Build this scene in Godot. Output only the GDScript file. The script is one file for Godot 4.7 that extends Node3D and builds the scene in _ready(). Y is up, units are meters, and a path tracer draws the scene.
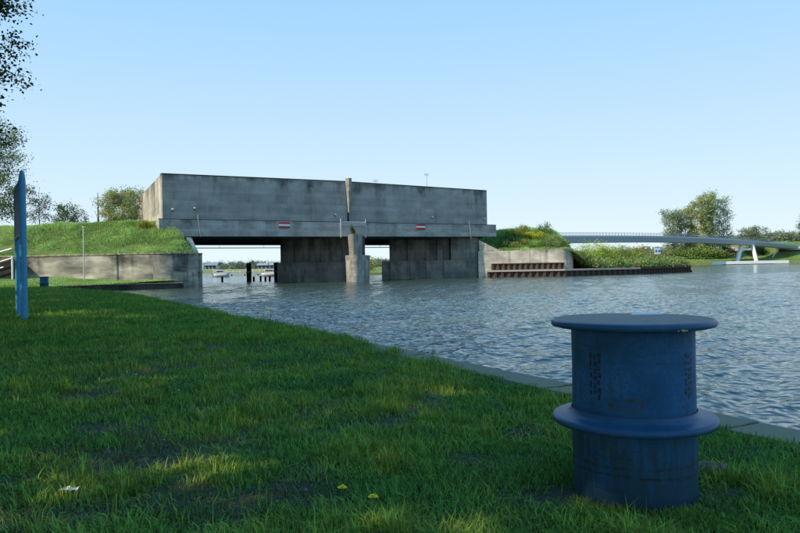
extends Node3D

# ---------------------------------------------------------------- helpers
var M := {}
var used := {}
var R := RandomNumberGenerator.new()
var hills := FastNoiseLite.new()
var fine := FastNoiseLite.new()

const SHORE := Vector2(0.0, -9.45)         # a point on the inner edge of the coping
const ALONG := Vector2(-0.468, -0.884)     # the quay edge runs this way, towards the bridge
const INLAND := Vector2(-0.884, 0.468)
const LEVEL := 0.8                         # the lawn above the water
# the bridge and its banks are laid out in units of 1.43 m, the far bank in units of 2.27 m
const NEAR := 1.0
const MIDDLE := 1.43
const FAR := 2.27
var unit := 1.0
var placed := []
const FRONT := Vector2(0.852, -0.523)      # along the bridge front, left to right
const BACK := Vector2(-0.43, -0.903)       # along the end wall of the bridge house
const P0 := Vector2(-20.48, -60.6)         # front left corner of the bridge house
const OUT := Vector2(0.523, 0.852)         # the bridge front faces this way

func numbered(n: String) -> String:
	if not used.has(n):
		used[n] = 0
		return n
	used[n] += 1
	return "%s_%03d" % [n, used[n]]

func tag(o: Node3D, label: String, category := "", group := "", kind := "") -> Node3D:
	if label: o.set_meta("label", label)
	if category: o.set_meta("category", category)
	if group: o.set_meta("group", group)
	if kind: o.set_meta("kind", kind)
	return o

func thing(called: String, label: String, category: String, at := Vector3.ZERO, turn := 0.0, group := "") -> Node3D:
	var o := Node3D.new()
	o.name = numbered(called)
	o.position = at
	o.rotation.y = turn
	add_child(o)
	placed.append([o, unit])
	return tag(o, label, category, group)

func mesh_of(st) -> Mesh:
	if st is Mesh: return st
	st.generate_normals()
	return st.commit()

# one named mesh; under a thing its points are the thing's own, unless world is set
func obj(called: String, st, m: Material, parent: Node3D = null, world := false) -> MeshInstance3D:
	var o := MeshInstance3D.new()
	o.mesh = mesh_of(st)
	o.material_override = m
	if parent == null:
		o.name = numbered(called)
		add_child(o)
		placed.append([o, unit])
	else:
		o.name = called
		parent.add_child(o, true)
		if world:
			o.position = -parent.position if parent.get_parent() == self else Vector3.ZERO
	return o

func structure(called: String, st, m: Material) -> MeshInstance3D:
	var o := obj(called, st, m)
	o.set_meta("kind", "structure")
	return o

func S(flat := true) -> SurfaceTool:
	var st := SurfaceTool.new()
	st.begin(Mesh.PRIMITIVE_TRIANGLES)
	st.set_smooth_group(-1 if flat else 1)
	return st

func vtx(st: SurfaceTool, p: Vector3, uv: Vector2) -> void:
	st.set_uv(uv)
	st.add_vertex(p)

# corners counter-clockwise as seen from outside
func quad(st: SurfaceTool, a: Vector3, b: Vector3, c: Vector3, d: Vector3, ua := Vector2(0, 0), uc := Vector2(1, 1)) -> void:
	var ub := Vector2(uc.x, ua.y)
	var ud := Vector2(ua.x, uc.y)
	vtx(st, a, ua); vtx(st, c, uc); vtx(st, b, ub)
	vtx(st, a, ua); vtx(st, d, ud); vtx(st, c, uc)

func v3(p: Vector2, y: float) -> Vector3:
	return Vector3(p.x, y, p.y)

func pick(a, i: int) -> float:
	return a[i] if a is Array else float(a)

# an upright prism over a plan polygon (x, z); bottom and top a number or one per corner; uv in metres
func prism(st: SurfaceTool, pts: Array, y0, y1, u0 := 0.0, smooth_sides := 0) -> void:
	var area := 0.0
	for i in pts.size():
		var p: Vector2 = pts[i]
		var q: Vector2 = pts[(i + 1) % pts.size()]
		area += p.x * q.y - q.x * p.y
	var n := pts.size()
	var u := u0
	for i in n:
		var j := (i + 1) % n
		var p: Vector2 = pts[i]
		var q: Vector2 = pts[j]
		var l := p.distance_to(q)
		st.set_smooth_group(1 if i < smooth_sides else -1)
		if area < 0.0:
			quad4(st, v3(p, pick(y0, i)), v3(q, pick(y0, j)), v3(q, pick(y1, j)), v3(p, pick(y1, i)), u, u + l)
		else:
			quad4(st, v3(q, pick(y0, j)), v3(p, pick(y0, i)), v3(p, pick(y1, i)), v3(q, pick(y1, j)), u + l, u)
		u += l
	st.set_smooth_group(-1)
	var tri := Geometry2D.triangulate_polygon(PackedVector2Array(pts))
	for k in range(0, tri.size(), 3):
		var ids := [tri[k], tri[k + 1], tri[k + 2]]
		var a: Vector2 = pts[ids[0]]
		var b: Vector2 = pts[ids[1]]
		var c: Vector2 = pts[ids[2]]
		if (b - a).cross(c - a) < 0.0: ids = [ids[0], ids[2], ids[1]]
		for i in ids: vtx(st, v3(pts[i], pick(y1, i)), pts[i])
		for i in [ids[0], ids[2], ids[1]]: vtx(st, v3(pts[i], pick(y0, i)), pts[i])

func quad4(st: SurfaceTool, a: Vector3, b: Vector3, c: Vector3, d: Vector3, ua: float, ub: float) -> void:
	vtx(st, a, Vector2(ua, a.y)); vtx(st, c, Vector2(ub, c.y)); vtx(st, b, Vector2(ub, b.y))
	vtx(st, a, Vector2(ua, a.y)); vtx(st, d, Vector2(ua, d.y)); vtx(st, c, Vector2(ub, c.y))

# a bar of round section through points
func tube(st: SurfaceTool, pts: Array, radii, sides := 8, caps := true) -> void:
	var rings := []
	for i in pts.size():
		var dir: Vector3 = (pts[mini(i + 1, pts.size() - 1)] - pts[maxi(i - 1, 0)]).normalized()
		var side := dir.cross(Vector3.UP if absf(dir.y) < 0.9 else Vector3.RIGHT).normalized()
		var up := side.cross(dir)
		var ring := []
		for k in sides:
			var a := TAU * k / sides
			ring.append(pts[i] + (side * cos(a) + up * sin(a)) * pick(radii, i))
		rings.append(ring)
	st.set_smooth_group(1)
	for i in pts.size() - 1:
		for k in sides:
			var k2 := (k + 1) % sides
			quad(st, rings[i][k2], rings[i][k], rings[i + 1][k], rings[i + 1][k2], Vector2(float(k + 1) / sides, i), Vector2(float(k) / sides, i + 1))
	st.set_smooth_group(-1)
	if caps:
		for k in sides:
			var k2 := (k + 1) % sides
			vtx(st, pts[0], Vector2()); vtx(st, rings[0][k], Vector2()); vtx(st, rings[0][k2], Vector2())
			var e := pts.size() - 1
			vtx(st, pts[e], Vector2()); vtx(st, rings[e][k2], Vector2()); vtx(st, rings[e][k], Vector2())

# a box with chamfered edges
func box(st: SurfaceTool, xf: Transform3D, size: Vector3, b := 0.01) -> void:
	var h := size / 2.0
	var rings := []
	for lv in [[-h.y, b], [-h.y + b, 0.0], [h.y - b, 0.0], [h.y, b]]:
		var x: float = h.x - lv[1]
		var z: float = h.z - lv[1]
		var ring := []
		for p in [Vector2(x - b, -z), Vector2(x, -z + b), Vector2(x, z - b), Vector2(x - b, z), Vector2(-x + b, z), Vector2(-x, z - b), Vector2(-x, -z + b), Vector2(-x + b, -z)]:
			ring.append(xf * Vector3(p.x, lv[0], p.y))
		rings.append(ring)
	for i in 3:
		for k in 8:
			var k2 := (k + 1) % 8
			quad(st, rings[i][k2], rings[i][k], rings[i + 1][k], rings[i + 1][k2])
	for k in range(1, 7):
		vtx(st, rings[3][0], Vector2()); vtx(st, rings[3][k], Vector2()); vtx(st, rings[3][k + 1], Vector2())
		vtx(st, rings[0][0], Vector2()); vtx(st, rings[0][k + 1], Vector2()); vtx(st, rings[0][k], Vector2())

func at3(p: Vector3, turn := 0.0) -> Transform3D:
	return Transform3D(Basis(Vector3.UP, turn), p)

# a profile of (radius, height) turned about the y axis; parts of it marked by a NAN radius break the smoothing
func lathe(st: SurfaceTool, prof: Array, sides := 64) -> void:
	var group := 1
	var total := 0.0
	for i in prof.size() - 1:
		var p: Vector2 = prof[i]
		var q: Vector2 = prof[i + 1]
		if i > 0:
			var was: Vector2 = (p - prof[i - 1]).normalized()
			if was.dot((q - p).normalized()) < 0.8: group += 1
		st.set_smooth_group(group)
		for k in sides:
			var a := TAU * k / sides
			var b := TAU * (k + 1) / sides
			var pa := Vector3(sin(a) * p.x, p.y, cos(a) * p.x)
			var pb := Vector3(sin(b) * p.x, p.y, cos(b) * p.x)
			var qa := Vector3(sin(a) * q.x, q.y, cos(a) * q.x)
			var qb := Vector3(sin(b) * q.x, q.y, cos(b) * q.x)
			var u := Vector2(float(k) / sides, 1.0 - p.y)
			var w := Vector2(float(k + 1) / sides, 1.0 - q.y)
			quad(st, pa, pb, qb, qa, u, w)

func mat(c: Color, rough := 0.8, metal := 0.0) -> StandardMaterial3D:
	var m := StandardMaterial3D.new()
	m.albedo_color = c.linear_to_srgb()
	m.roughness = rough
	m.metallic = metal
	return m

func noise_bytes(w: int, h: int, freq: float, seed_: int, octaves := 4, sx := 1.0, sy := 1.0) -> PackedByteArray:
	var n := FastNoiseLite.new()
	n.seed = seed_
	n.frequency = freq
	n.fractal_octaves = octaves
	n.noise_type = FastNoiseLite.TYPE_SIMPLEX_SMOOTH
	var im: Image
	if sx == 1.0 and sy == 1.0:
		im = n.get_seamless_image(w, h)
	else:
		im = n.get_seamless_image(maxi(8, int(w * sx)), maxi(8, int(h * sy)))
		im.resize(w, h, Image.INTERPOLATE_CUBIC)
	im.convert(Image.FORMAT_L8)
	return im.get_data()

func tex(w: int, h: int, data: PackedByteArray) -> ImageTexture:
	return ImageTexture.create_from_image(Image.create_from_data(w, h, false, Image.FORMAT_RGB8, data))

func s8(lin: float) -> int:
	return clampi(int(pow(clampf(lin, 0.0, 1.0), 1.0 / 2.2) * 255.0), 0, 255)

# weathered concrete: boards across, streaks down, stains; metres is the size of one tile, top the height of its upper edge
func concrete(base: Color, warm: Color, w: int, h: int, boards: int, streaks: float, topdark: float, seed_: int, metres: Vector2, top: float, blotch := 0.2) -> StandardMaterial3D:
	var big := noise_bytes(w, h, 0.006, seed_, 5)
	var mid := noise_bytes(w, h, 0.03, seed_ + 1, 4)
	var grain := noise_bytes(w, h, 0.2, seed_ + 2, 3)
	var down := noise_bytes(w, h, 0.028, seed_ + 3, 4, 1.0, 0.06)
	var broad := noise_bytes(w, h, 0.009, seed_ + 5, 3, 1.0, 0.12)
	var data := PackedByteArray()
	data.resize(w * h * 3)
	var bump := PackedByteArray()
	bump.resize(w * h)
	var per := float(h) / boards
	for y in h:
		var inb := fposmod(y, per)
		var seam := 1.0 if inb < 1.5 else 0.0
		var bt := float(hash(int(y / per) + seed_ * 31) % 100) / 100.0 - 0.5
		var fy := float(y) / h
		for x in w:
			var i := y * w + x
			var d := (down[i] - 128) / 128.0
			var e := (broad[i] - 128) / 128.0
			var b := (big[i] - 128) / 128.0
			var g := (grain[i] - 128) / 128.0
			var k := 1.0 + blotch * b + 0.6 * blotch * (mid[i] - 128) / 128.0 + 0.14 * g
			k += bt * 0.15 - seam * 0.16
			k -= streaks * clampf(d * 1.3 + e * 1.1 - 0.1, 0.0, 1.0) * (1.0 - 0.55 * fy)
			k += 0.16 * clampf(-d - e * 0.5 - 0.15, 0.0, 1.0)
			if topdark > 0.0: k -= topdark * clampf(1.0 + e * 0.9 - fy * (8.0 - e * 3.0) - d * 0.9 - b * 0.5, 0.0, 1.0)
			var t := clampf(0.5 + b * 0.9 + d * 0.4, 0.0, 1.0)
			k = clampf(k, 0.25, 1.6)
			data[i * 3] = s8((base.r + (warm.r - base.r) * t) * k)
			data[i * 3 + 1] = s8((base.g + (warm.g - base.g) * t) * k)
			data[i * 3 + 2] = s8((base.b + (warm.b - base.b) * t) * k)
			bump[i] = clampi(int(140 + (mid[i] - 128) * 0.4 + (grain[i] - 128) * 0.4 - seam * 60 + bt * 50), 0, 255)
	var m := StandardMaterial3D.new()
	m.roughness = 0.9
	m.metallic_specular = 0.3
	m.albedo_texture = tex(w, h, data)
	m.heightmap_enabled = true
	m.heightmap_texture = ImageTexture.create_from_image(Image.create_from_data(w, h, false, Image.FORMAT_L8, bump))
	m.heightmap_scale = 2.0
	m.uv1_scale = Vector3(1.0 / metres.x, -1.0 / metres.y, 1)
	m.uv1_offset = Vector3(0, top / metres.y, 0)
	return m

# a mottled surface without uvs
func mottled(a: Color, b: Color, c: Color, seed_: int, scale: float, rough := 0.95, bump := 2.0) -> StandardMaterial3D:
	var w := 512
	var n1 := noise_bytes(w, w, 0.01, seed_, 5)
	var n2 := noise_bytes(w, w, 0.05, seed_ + 1, 4)
	var n3 := noise_bytes(w, w, 0.25, seed_ + 2, 2)
	var data := PackedByteArray()
	data.resize(w * w * 3)
	var hb := PackedByteArray()
	hb.resize(w * w)
	for i in w * w:
		var t := clampf((n1[i] * 0.5 + n2[i] * 0.5) / 255.0 * 2.4 - 0.7, 0.0, 1.0)
		var s := clampf((n2[i] * 0.4 + n3[i] * 0.6) / 255.0 * 2.6 - 0.8, 0.0, 1.0)
		var k := 0.75 + 0.5 * n3[i] / 255.0
		var col := a.lerp(b, t).lerp(c, s * 0.6)
		data[i * 3] = s8(col.r * k)
		data[i * 3 + 1] = s8(col.g * k)
		data[i * 3 + 2] = s8(col.b * k)
		hb[i] = clampi(int(n2[i] * 0.5 + n3[i] * 0.5), 0, 255)
	var m := StandardMaterial3D.new()
	m.roughness = rough
	m.metallic_specular = 0.3
	m.albedo_texture = tex(w, w, data)
	m.heightmap_enabled = true
	m.heightmap_texture = ImageTexture.create_from_image(Image.create_from_data(w, w, false, Image.FORMAT_L8, hb))
	m.heightmap_scale = bump
	m.uv1_triplanar = true
	m.uv1_world_triplanar = true
	m.uv1_scale = Vector3.ONE / scale
	return m

func foliage(rough := 0.65, through := 0.8, shine := 0.3) -> StandardMaterial3D:
	var m := StandardMaterial3D.new()
	m.vertex_color_use_as_albedo = true
	m.roughness = rough
	m.metallic_specular = shine
	m.cull_mode = BaseMaterial3D.CULL_DISABLED
	m.backlight_enabled = true
	m.backlight = Color(through, through, through)
	return m

# ---------------------------------------------------------------- ground heights
func st_of(x: float, z: float) -> Vector2:
	var d := Vector2(x, z) - SHORE
	return Vector2(d.dot(ALONG), d.dot(INLAND))

func lawn_point(s: float, t: float) -> Vector2:
	return SHORE + ALONG * s + INLAND * t

func edge_t(s: float) -> float:            # beyond 33 m the edge bends inland
	return 4.75 * clampf((s - 33.0) / 35.0, 0.0, 1.0)

func lawn_y(x: float, z: float) -> float:
	var p := st_of(x, z)
	var t := p.y - edge_t(p.x)
	var near := smoothstep(0.4, 1.8, Vector2(x - 1.212, z + 3.68).length())
	return LEVEL + 0.07 * hills.get_noise_2d(x * 9.0, z * 9.0) * smoothstep(0.0, 1.2, t) * near + 0.03 * fine.get_noise_2d(x * 60.0, z * 60.0) * smoothstep(0.0, 0.6, t)

func bank_edge(z: float) -> float:        # right-hand edge of the left embankment
	if z > -56.0: return lerpf(-19.6, -18.3, (-55.4 - z) / 0.6)
	if z > -58.5: return lerpf(-18.3, -17.2, (-56.0 - z) / 2.5)
	if z > -62.2: return lerpf(-17.2, -18.6, (-58.5 - z) / 3.7)
	return -18.6 - 0.435 * (-62.2 - z)

func bank_y(x: float, z: float) -> float:
	var d := minf(-55.4 - z, (bank_edge(z) - x) * lerpf(1.2, 3.2, smoothstep(-56.0, -60.0, z)))
	var f := clampf(d / 7.2, 0.0, 1.0)
	f = lerpf(f, smoothstep(0.0, 1.0, f), 0.6)
	return 2.7 + (2.62 + 0.4 * smoothstep(-48.0, -24.0, x)) * f + 0.16 * hills.get_noise_2d(x * 3.0, z * 3.0) * f + 0.05 * fine.get_noise_2d(x * 15.0, z * 15.0) * f

# the quay on the right: plan of its front edge
const QUAY := [Vector2(9.7, -77.9), Vector2(18.3, -77.7), Vector2(28.1, -82.0), Vector2(38.0, -91.5)]

func behind_quay(x: float, z: float) -> float:
	var best := 1e9
	for i in 3:
		var a: Vector2 = QUAY[i]
		var b: Vector2 = QUAY[i + 1]
		var d := (b - a).normalized()
		var w := Vector2(x, z) - a
		best = minf(best, w.dot(Vector2(d.y, -d.x)))
	return best

func right_y(x: float, z: float) -> float:
	var d := behind_quay(x, z)
	var low := 0.78 + 0.9 * smoothstep(3.0, 11.0, d)
	var mound := 2.95 + 2.5 * smoothstep(0.3, 6.5, d - 1.7)
	var k := smoothstep(22.6, 18.6, x)
	var h := lerpf(low, mound, k)
	h += (0.3 * hills.get_noise_2d(x * 5.0, z * 5.0) + 0.1 * fine.get_noise_2d(x * 14.0, z * 14.0)) * smoothstep(0.5, 3.0, d)
	h = lerpf(h, -1.5, smoothstep(37.2, 40.5, x))
	return lerpf(h, -1.5, smoothstep(-116.0, -121.0, z))

func far_y(x: float, z: float) -> float:
	var shore := -150.0 - maxf(0.0, x - 62.0) * 0.18
	var d := shore - z
	var h := -1.2 + 2.3 * smoothstep(-1.5, 1.6, d) + 0.5 * smoothstep(2.0, 14.0, d)
	h += 3.5 * smoothstep(78.0, 90.0, x) * smoothstep(1.2, 10.0, d)
	return h + 0.12 * hills.get_noise_2d(x * 4.0, z * 4.0)

# a sheet of ground: rows of points, smooth
func sheet(rows: Array, m: Material, called: String, uvscale := 1.0) -> MeshInstance3D:
	var v := PackedVector3Array()
	var idx := PackedInt32Array()
	var uv := PackedVector2Array()
	var nrow: int = rows.size()
	var ncol: int = rows[0].size()
	for r in rows:
		for p in r:
			v.append(p)
			uv.append(Vector2(p.x, p.z) * uvscale)
	for i in nrow - 1:
		for j in ncol - 1:
			var a := i * ncol + j
			idx.append_array(PackedInt32Array([a, a + 1, a + ncol, a + 1, a + ncol + 1, a + ncol]))
	return structure(called, smooth_mesh(v, uv, idx), m)

func smooth_mesh(v: PackedVector3Array, uv: PackedVector2Array, idx: PackedInt32Array) -> ArrayMesh:
	var nn := PackedVector3Array()
	nn.resize(v.size())
	for k in range(0, idx.size(), 3):
		var a := idx[k]
		var b := idx[k + 1]
		var c := idx[k + 2]
		var f := (v[c] - v[a]).cross(v[b] - v[a])
		if f.y < 0.0:
			f = -f
			idx[k + 1] = c
			idx[k + 2] = b
		nn[a] += f
		nn[b] += f
		nn[c] += f
	for i in nn.size(): nn[i] = nn[i].normalized() if nn[i].length_squared() > 0.0 else Vector3.UP
	var arr := []
	arr.resize(Mesh.ARRAY_MAX)
	arr[Mesh.ARRAY_VERTEX] = v
	arr[Mesh.ARRAY_NORMAL] = nn
	arr[Mesh.ARRAY_TEX_UV] = uv
	arr[Mesh.ARRAY_INDEX] = idx
	var am := ArrayMesh.new()
	am.add_surface_from_arrays(Mesh.PRIMITIVE_TRIANGLES, arr)
	return am

# ---------------------------------------------------------------- plants
# leaves: rhombs folded along the midrib, two triangles each
func leaf_mesh(where: PackedVector3Array, size: float, cols: PackedColorArray, rng: RandomNumberGenerator, slim := 0.55, droop := 0.0) -> ArrayMesh:
	var n := where.size()
	var v := PackedVector3Array()
	var nn := PackedVector3Array()
	var cc := PackedColorArray()
	var idx := PackedInt32Array()
	v.resize(n * 4); nn.resize(n * 4); cc.resize(n * 4); idx.resize(n * 6)
	for i in n:
		var a := rng.randf() * TAU
		var tilt := rng.randf_range(-0.9, 0.9) - droop
		var d := Vector3(cos(a) * cos(tilt), sin(tilt), sin(a) * cos(tilt))
		var side := d.cross(Vector3(rng.randf_range(-1, 1), rng.randf_range(0.0, 1.4), rng.randf_range(-1, 1))).normalized()
		var l := size * rng.randf_range(0.65, 1.35)
		var up := side.cross(d)
		var p := where[i]
		var k := i * 4
		v[k] = p
		v[k + 1] = p + d * l * 0.45 + side * l * slim * 0.5 + up * l * 0.08
		v[k + 2] = p + d * l
		v[k + 3] = p + d * l * 0.45 - side * l * slim * 0.5 + up * l * 0.08
		for j in 4:
			nn[k + j] = up
			cc[k + j] = cols[i]
		var q := i * 6
		idx[q] = k; idx[q + 1] = k + 2; idx[q + 2] = k + 1; idx[q + 3] = k; idx[q + 4] = k + 3; idx[q + 5] = k + 2
	var arr := []
	arr.resize(Mesh.ARRAY_MAX)
	arr[Mesh.ARRAY_VERTEX] = v
	arr[Mesh.ARRAY_NORMAL] = nn
	arr[Mesh.ARRAY_COLOR] = cc
	arr[Mesh.ARRAY_INDEX] = idx
	var am := ArrayMesh.new()
	am.add_surface_from_arrays(Mesh.PRIMITIVE_TRIANGLES, arr)
	return am

func tint(c: Color, rng: RandomNumberGenerator, amount := 0.35) -> Color:
	var k := 1.0 + rng.randf_range(-amount, amount)
	var w := rng.randf_range(-0.18, 0.18)
	return Color(c.r * k * (1.0 + w), c.g * k, c.b * k * (1.0 - w))

# shape: "round", "tall" (poplar), "thin" (sparse)
func tree(called: String, label: String, at: Vector3, p: Dictionary, group := "") -> Node3D:
	var rng := RandomNumberGenerator.new()
	rng.seed = p.seed
	var o := thing(called, label, "tree", at, 0.0, group)
	var h: float = p.h
	var r: float = p.r
	var base: float = p.base
	var tall: bool = p.get("tall", false)
	var bark := S(false)
	var tr: float = p.get("trunk", h * 0.014)
	var spine := []
	var rad := []
	var lean := Vector2(rng.randf_range(-1, 1), rng.randf_range(-1, 1)) * h * 0.03
	for i in 7:
		var f := i / 6.0
		spine.append(Vector3(lean.x * f * f + rng.randf_range(-1, 1) * h * 0.008 * (1 if i else 0), h * 0.93 * f - (0.3 if i == 0 else 0.0), lean.y * f * f + rng.randf_range(-1, 1) * h * 0.008))
		rad.append(maxf(0.012, tr * (1.35 if i == 0 else 1.0) * (1.0 - 0.93 * f)))
	tube(bark, spine, rad, 9)
	var centres := []
	var limbs: int = p.get("limbs", 16)
	for i in limbs:
		var f := (i + rng.randf_range(0.1, 0.9)) / limbs
		var y := lerpf(base, h * (0.95 if tall else 0.9), f)
		var fy := (y - base) / (h - base)
		var reach := r * (sqrt(maxf(0.05, 1.0 - pow(absf(fy * 1.15 - 0.4) / 0.82, 2.0))))
		if tall: reach = r * (0.42 + 0.62 * sin(PI * clampf(fy * 0.78 + 0.10, 0, 1)))
		reach *= rng.randf_range(p.get("least", 0.72), p.get("most", 1.12))
		var az := i * 2.399 + rng.randf_range(-0.4, 0.4)
		var rise := (rng.randf_range(1.1, 1.8) if tall else rng.randf_range(0.15, 0.75)) * reach
		var start: Vector3 = spine[0].lerp(spine[6], clampf((y / (h * 0.93)), 0, 1))
		start.y = y * (0.86 if not tall else 0.9)
		var dirn := Vector3(cos(az), 0, sin(az))
		var tip := start + dirn * reach + Vector3(0, rise, 0)
		tip.y = minf(tip.y, h)
		var mid := start.lerp(tip, 0.5) + Vector3(0, reach * 0.10, 0)
		var lr := maxf(0.012, tr * 0.42 * (1.0 - 0.6 * fy))
		tube(bark, [start, mid, tip], [lr, lr * 0.6, lr * 0.15], 6, false)
		var subs: int = p.get("subs", 6)
		for k in subs:
			var g := lerpf(0.35, 1.0, (k + rng.randf()) / subs)
			var b0 := start.lerp(mid, g * 2.0) if g < 0.5 else mid.lerp(tip, g * 2.0 - 1.0)
			var bd := (dirn + Vector3(rng.randf_range(-1, 1), rng.randf_range(-0.35, 0.9), rng.randf_range(-1, 1)) * 0.9).normalized()
			var b1 := b0 + bd * reach * rng.randf_range(0.18, 0.42)
			tube(bark, [b0, b1], [lr * 0.3, lr * 0.06], 4, false)
			centres.append([b1, tint(p.col, rng, 0.28)])
			centres.append([b0.lerp(b1, 0.6), tint(p.col, rng, 0.28)])
	centres.append([Vector3(lean.x, h * 0.95, lean.y), p.col])
	obj("trunk", bark, p.get("bark", M.bark), o)
	var n: int = p.n
	var pos := PackedVector3Array()
	var cols := PackedColorArray()
	var spread: float = p.get("spread", r * 0.17)
	var weights := []
	for c in centres: weights.append(pow(rng.randf(), p.get("gaps", 0.8)) + 0.08)
	var sum := 0.0
	for w in weights: sum += w
	for ci in centres.size():
		var cnt := int(n * weights[ci] / sum)
		for k in cnt:
			var q: Vector3 = centres[ci][0] + Vector3(rng.randfn(), rng.randfn() * 0.75, rng.randfn()) * spread
			pos.append(q)
			cols.append(tint(centres[ci][1], rng, 0.22))
	obj("crown", leaf_mesh(pos, p.leaf, cols, rng, p.get("slim", 0.6), 0.2), M.leaf, o)
	return o

# a shrub of lumps of leaves on short stems
func shrub(called: String, label: String, at: Vector3, size: Vector3, p: Dictionary, category := "shrub", group := "") -> Node3D:
	var rng := RandomNumberGenerator.new()
	rng.seed = p.seed
	var o := thing(called, label, category, at, 0.0, group)
	var stems := S(false)
	var pos := PackedVector3Array()
	var cols := PackedColorArray()
	var lumps: int = p.get("lumps", 14)
	for i in lumps:
		var a := rng.randf() * TAU
		var rr := sqrt(rng.randf()) * 0.8
		var y := rng.randf_range(0.25, 0.9) * sqrt(maxf(0.1, 1.0 - rr * rr))
		var c := Vector3(cos(a) * rr * size.x, y * size.y, sin(a) * rr * size.z)
		tube(stems, [Vector3(c.x * 0.25, -0.15, c.z * 0.25), c], [0.03, 0.008], 5, false)
		var lc := tint(p.col, rng, 0.3)
		for k in int(p.n / lumps):
			var q: Vector3 = c + Vector3(rng.randfn() * size.x, rng.randfn() * size.y * 0.8, rng.randfn() * size.z) * p.get("spread", 0.17)
			if q.y < 0.0: q.y = -q.y * 0.5
			pos.append(q)
			cols.append(tint(lc, rng, 0.25))
	obj("stem", stems, M.bark, o)
	obj("foliage", leaf_mesh(pos, p.leaf, cols, rng, p.get("slim", 0.5), -0.3 if p.get("upright", false) else 0.1), M.leaf, o)
	return o

# a tuft of bent blades
func tuft(blades: int, height: float, width: float, spread: float, seed_: int, dry := 0.0, lean := 0.5) -> ArrayMesh:
	var rng := RandomNumberGenerator.new()
	rng.seed = seed_
	var v := PackedVector3Array()
	var nn := PackedVector3Array()
	var cc := PackedColorArray()
	var idx := PackedInt32Array()
	for b in blades:
		var a := rng.randf() * TAU
		var root := Vector3(rng.randfn(), 0, rng.randfn()) * spread * 0.5
		root.y = -0.02
		var out := Vector3(cos(a), 0, sin(a))
		var side := Vector3(-sin(a + rng.randf_range(-0.8, 0.8)), 0, cos(a))
		var l := height * rng.randf_range(0.45, 1.15)
		var bend := lean * rng.randf_range(0.3, 1.5)
		var w := width * rng.randf_range(0.6, 1.2)
		var col := Color(0.20, 0.31, 0.07) if rng.randf() > dry else Color(0.20, 0.17, 0.07)
		col = tint(col, rng, 0.35)
		var k := v.size()
		var seg := [Vector3.ZERO, out * bend * 0.25 * l + Vector3(0, 0.55 * l, 0), out * bend * l * 0.85 + Vector3(0, l * (1.0 - 0.35 * bend), 0)]
		for i in 2:
			var ww := w * (1.0 if i == 0 else 0.8)
			v.append(root + seg[i] - side * ww * 0.5)
			v.append(root + seg[i] + side * ww * 0.5)
		v.append(root + seg[2])
		var nrm := (Vector3.UP * 0.8 + out * -0.45).normalized()
		for i in 5:
			nn.append(nrm)
			cc.append(col)
		idx.append_array(PackedInt32Array([k, k + 2, k + 1, k + 1, k + 2, k + 3, k + 2, k + 4, k + 3]))
	var arr := []
	arr.resize(Mesh.ARRAY_MAX)
	arr[Mesh.ARRAY_VERTEX] = v
	arr[Mesh.ARRAY_NORMAL] = nn
	arr[Mesh.ARRAY_COLOR] = cc
	arr[Mesh.ARRAY_INDEX] = idx
	var am := ArrayMesh.new()
	am.add_surface_from_arrays(Mesh.PRIMITIVE_TRIANGLES, arr)
	return am

func scatter(called: String, mesh: Mesh, xfs: Array, cols: Array, m: Material, label: String, category: String) -> void:
	var mm := MultiMesh.new()
	mm.transform_format = MultiMesh.TRANSFORM_3D
	mm.use_colors = true
	mm.mesh = mesh
	mm.instance_count = xfs.size()
	for i in xfs.size():
		mm.set_instance_transform(i, xfs[i])
		mm.set_instance_color(i, cols[i])
	var o := MultiMeshInstance3D.new()
	o.multimesh = mm
	o.material_override = m
	o.name = numbered(called)
	add_child(o)
	placed.append([o, unit])
	tag(o, label, category, "", "stuff")

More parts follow.
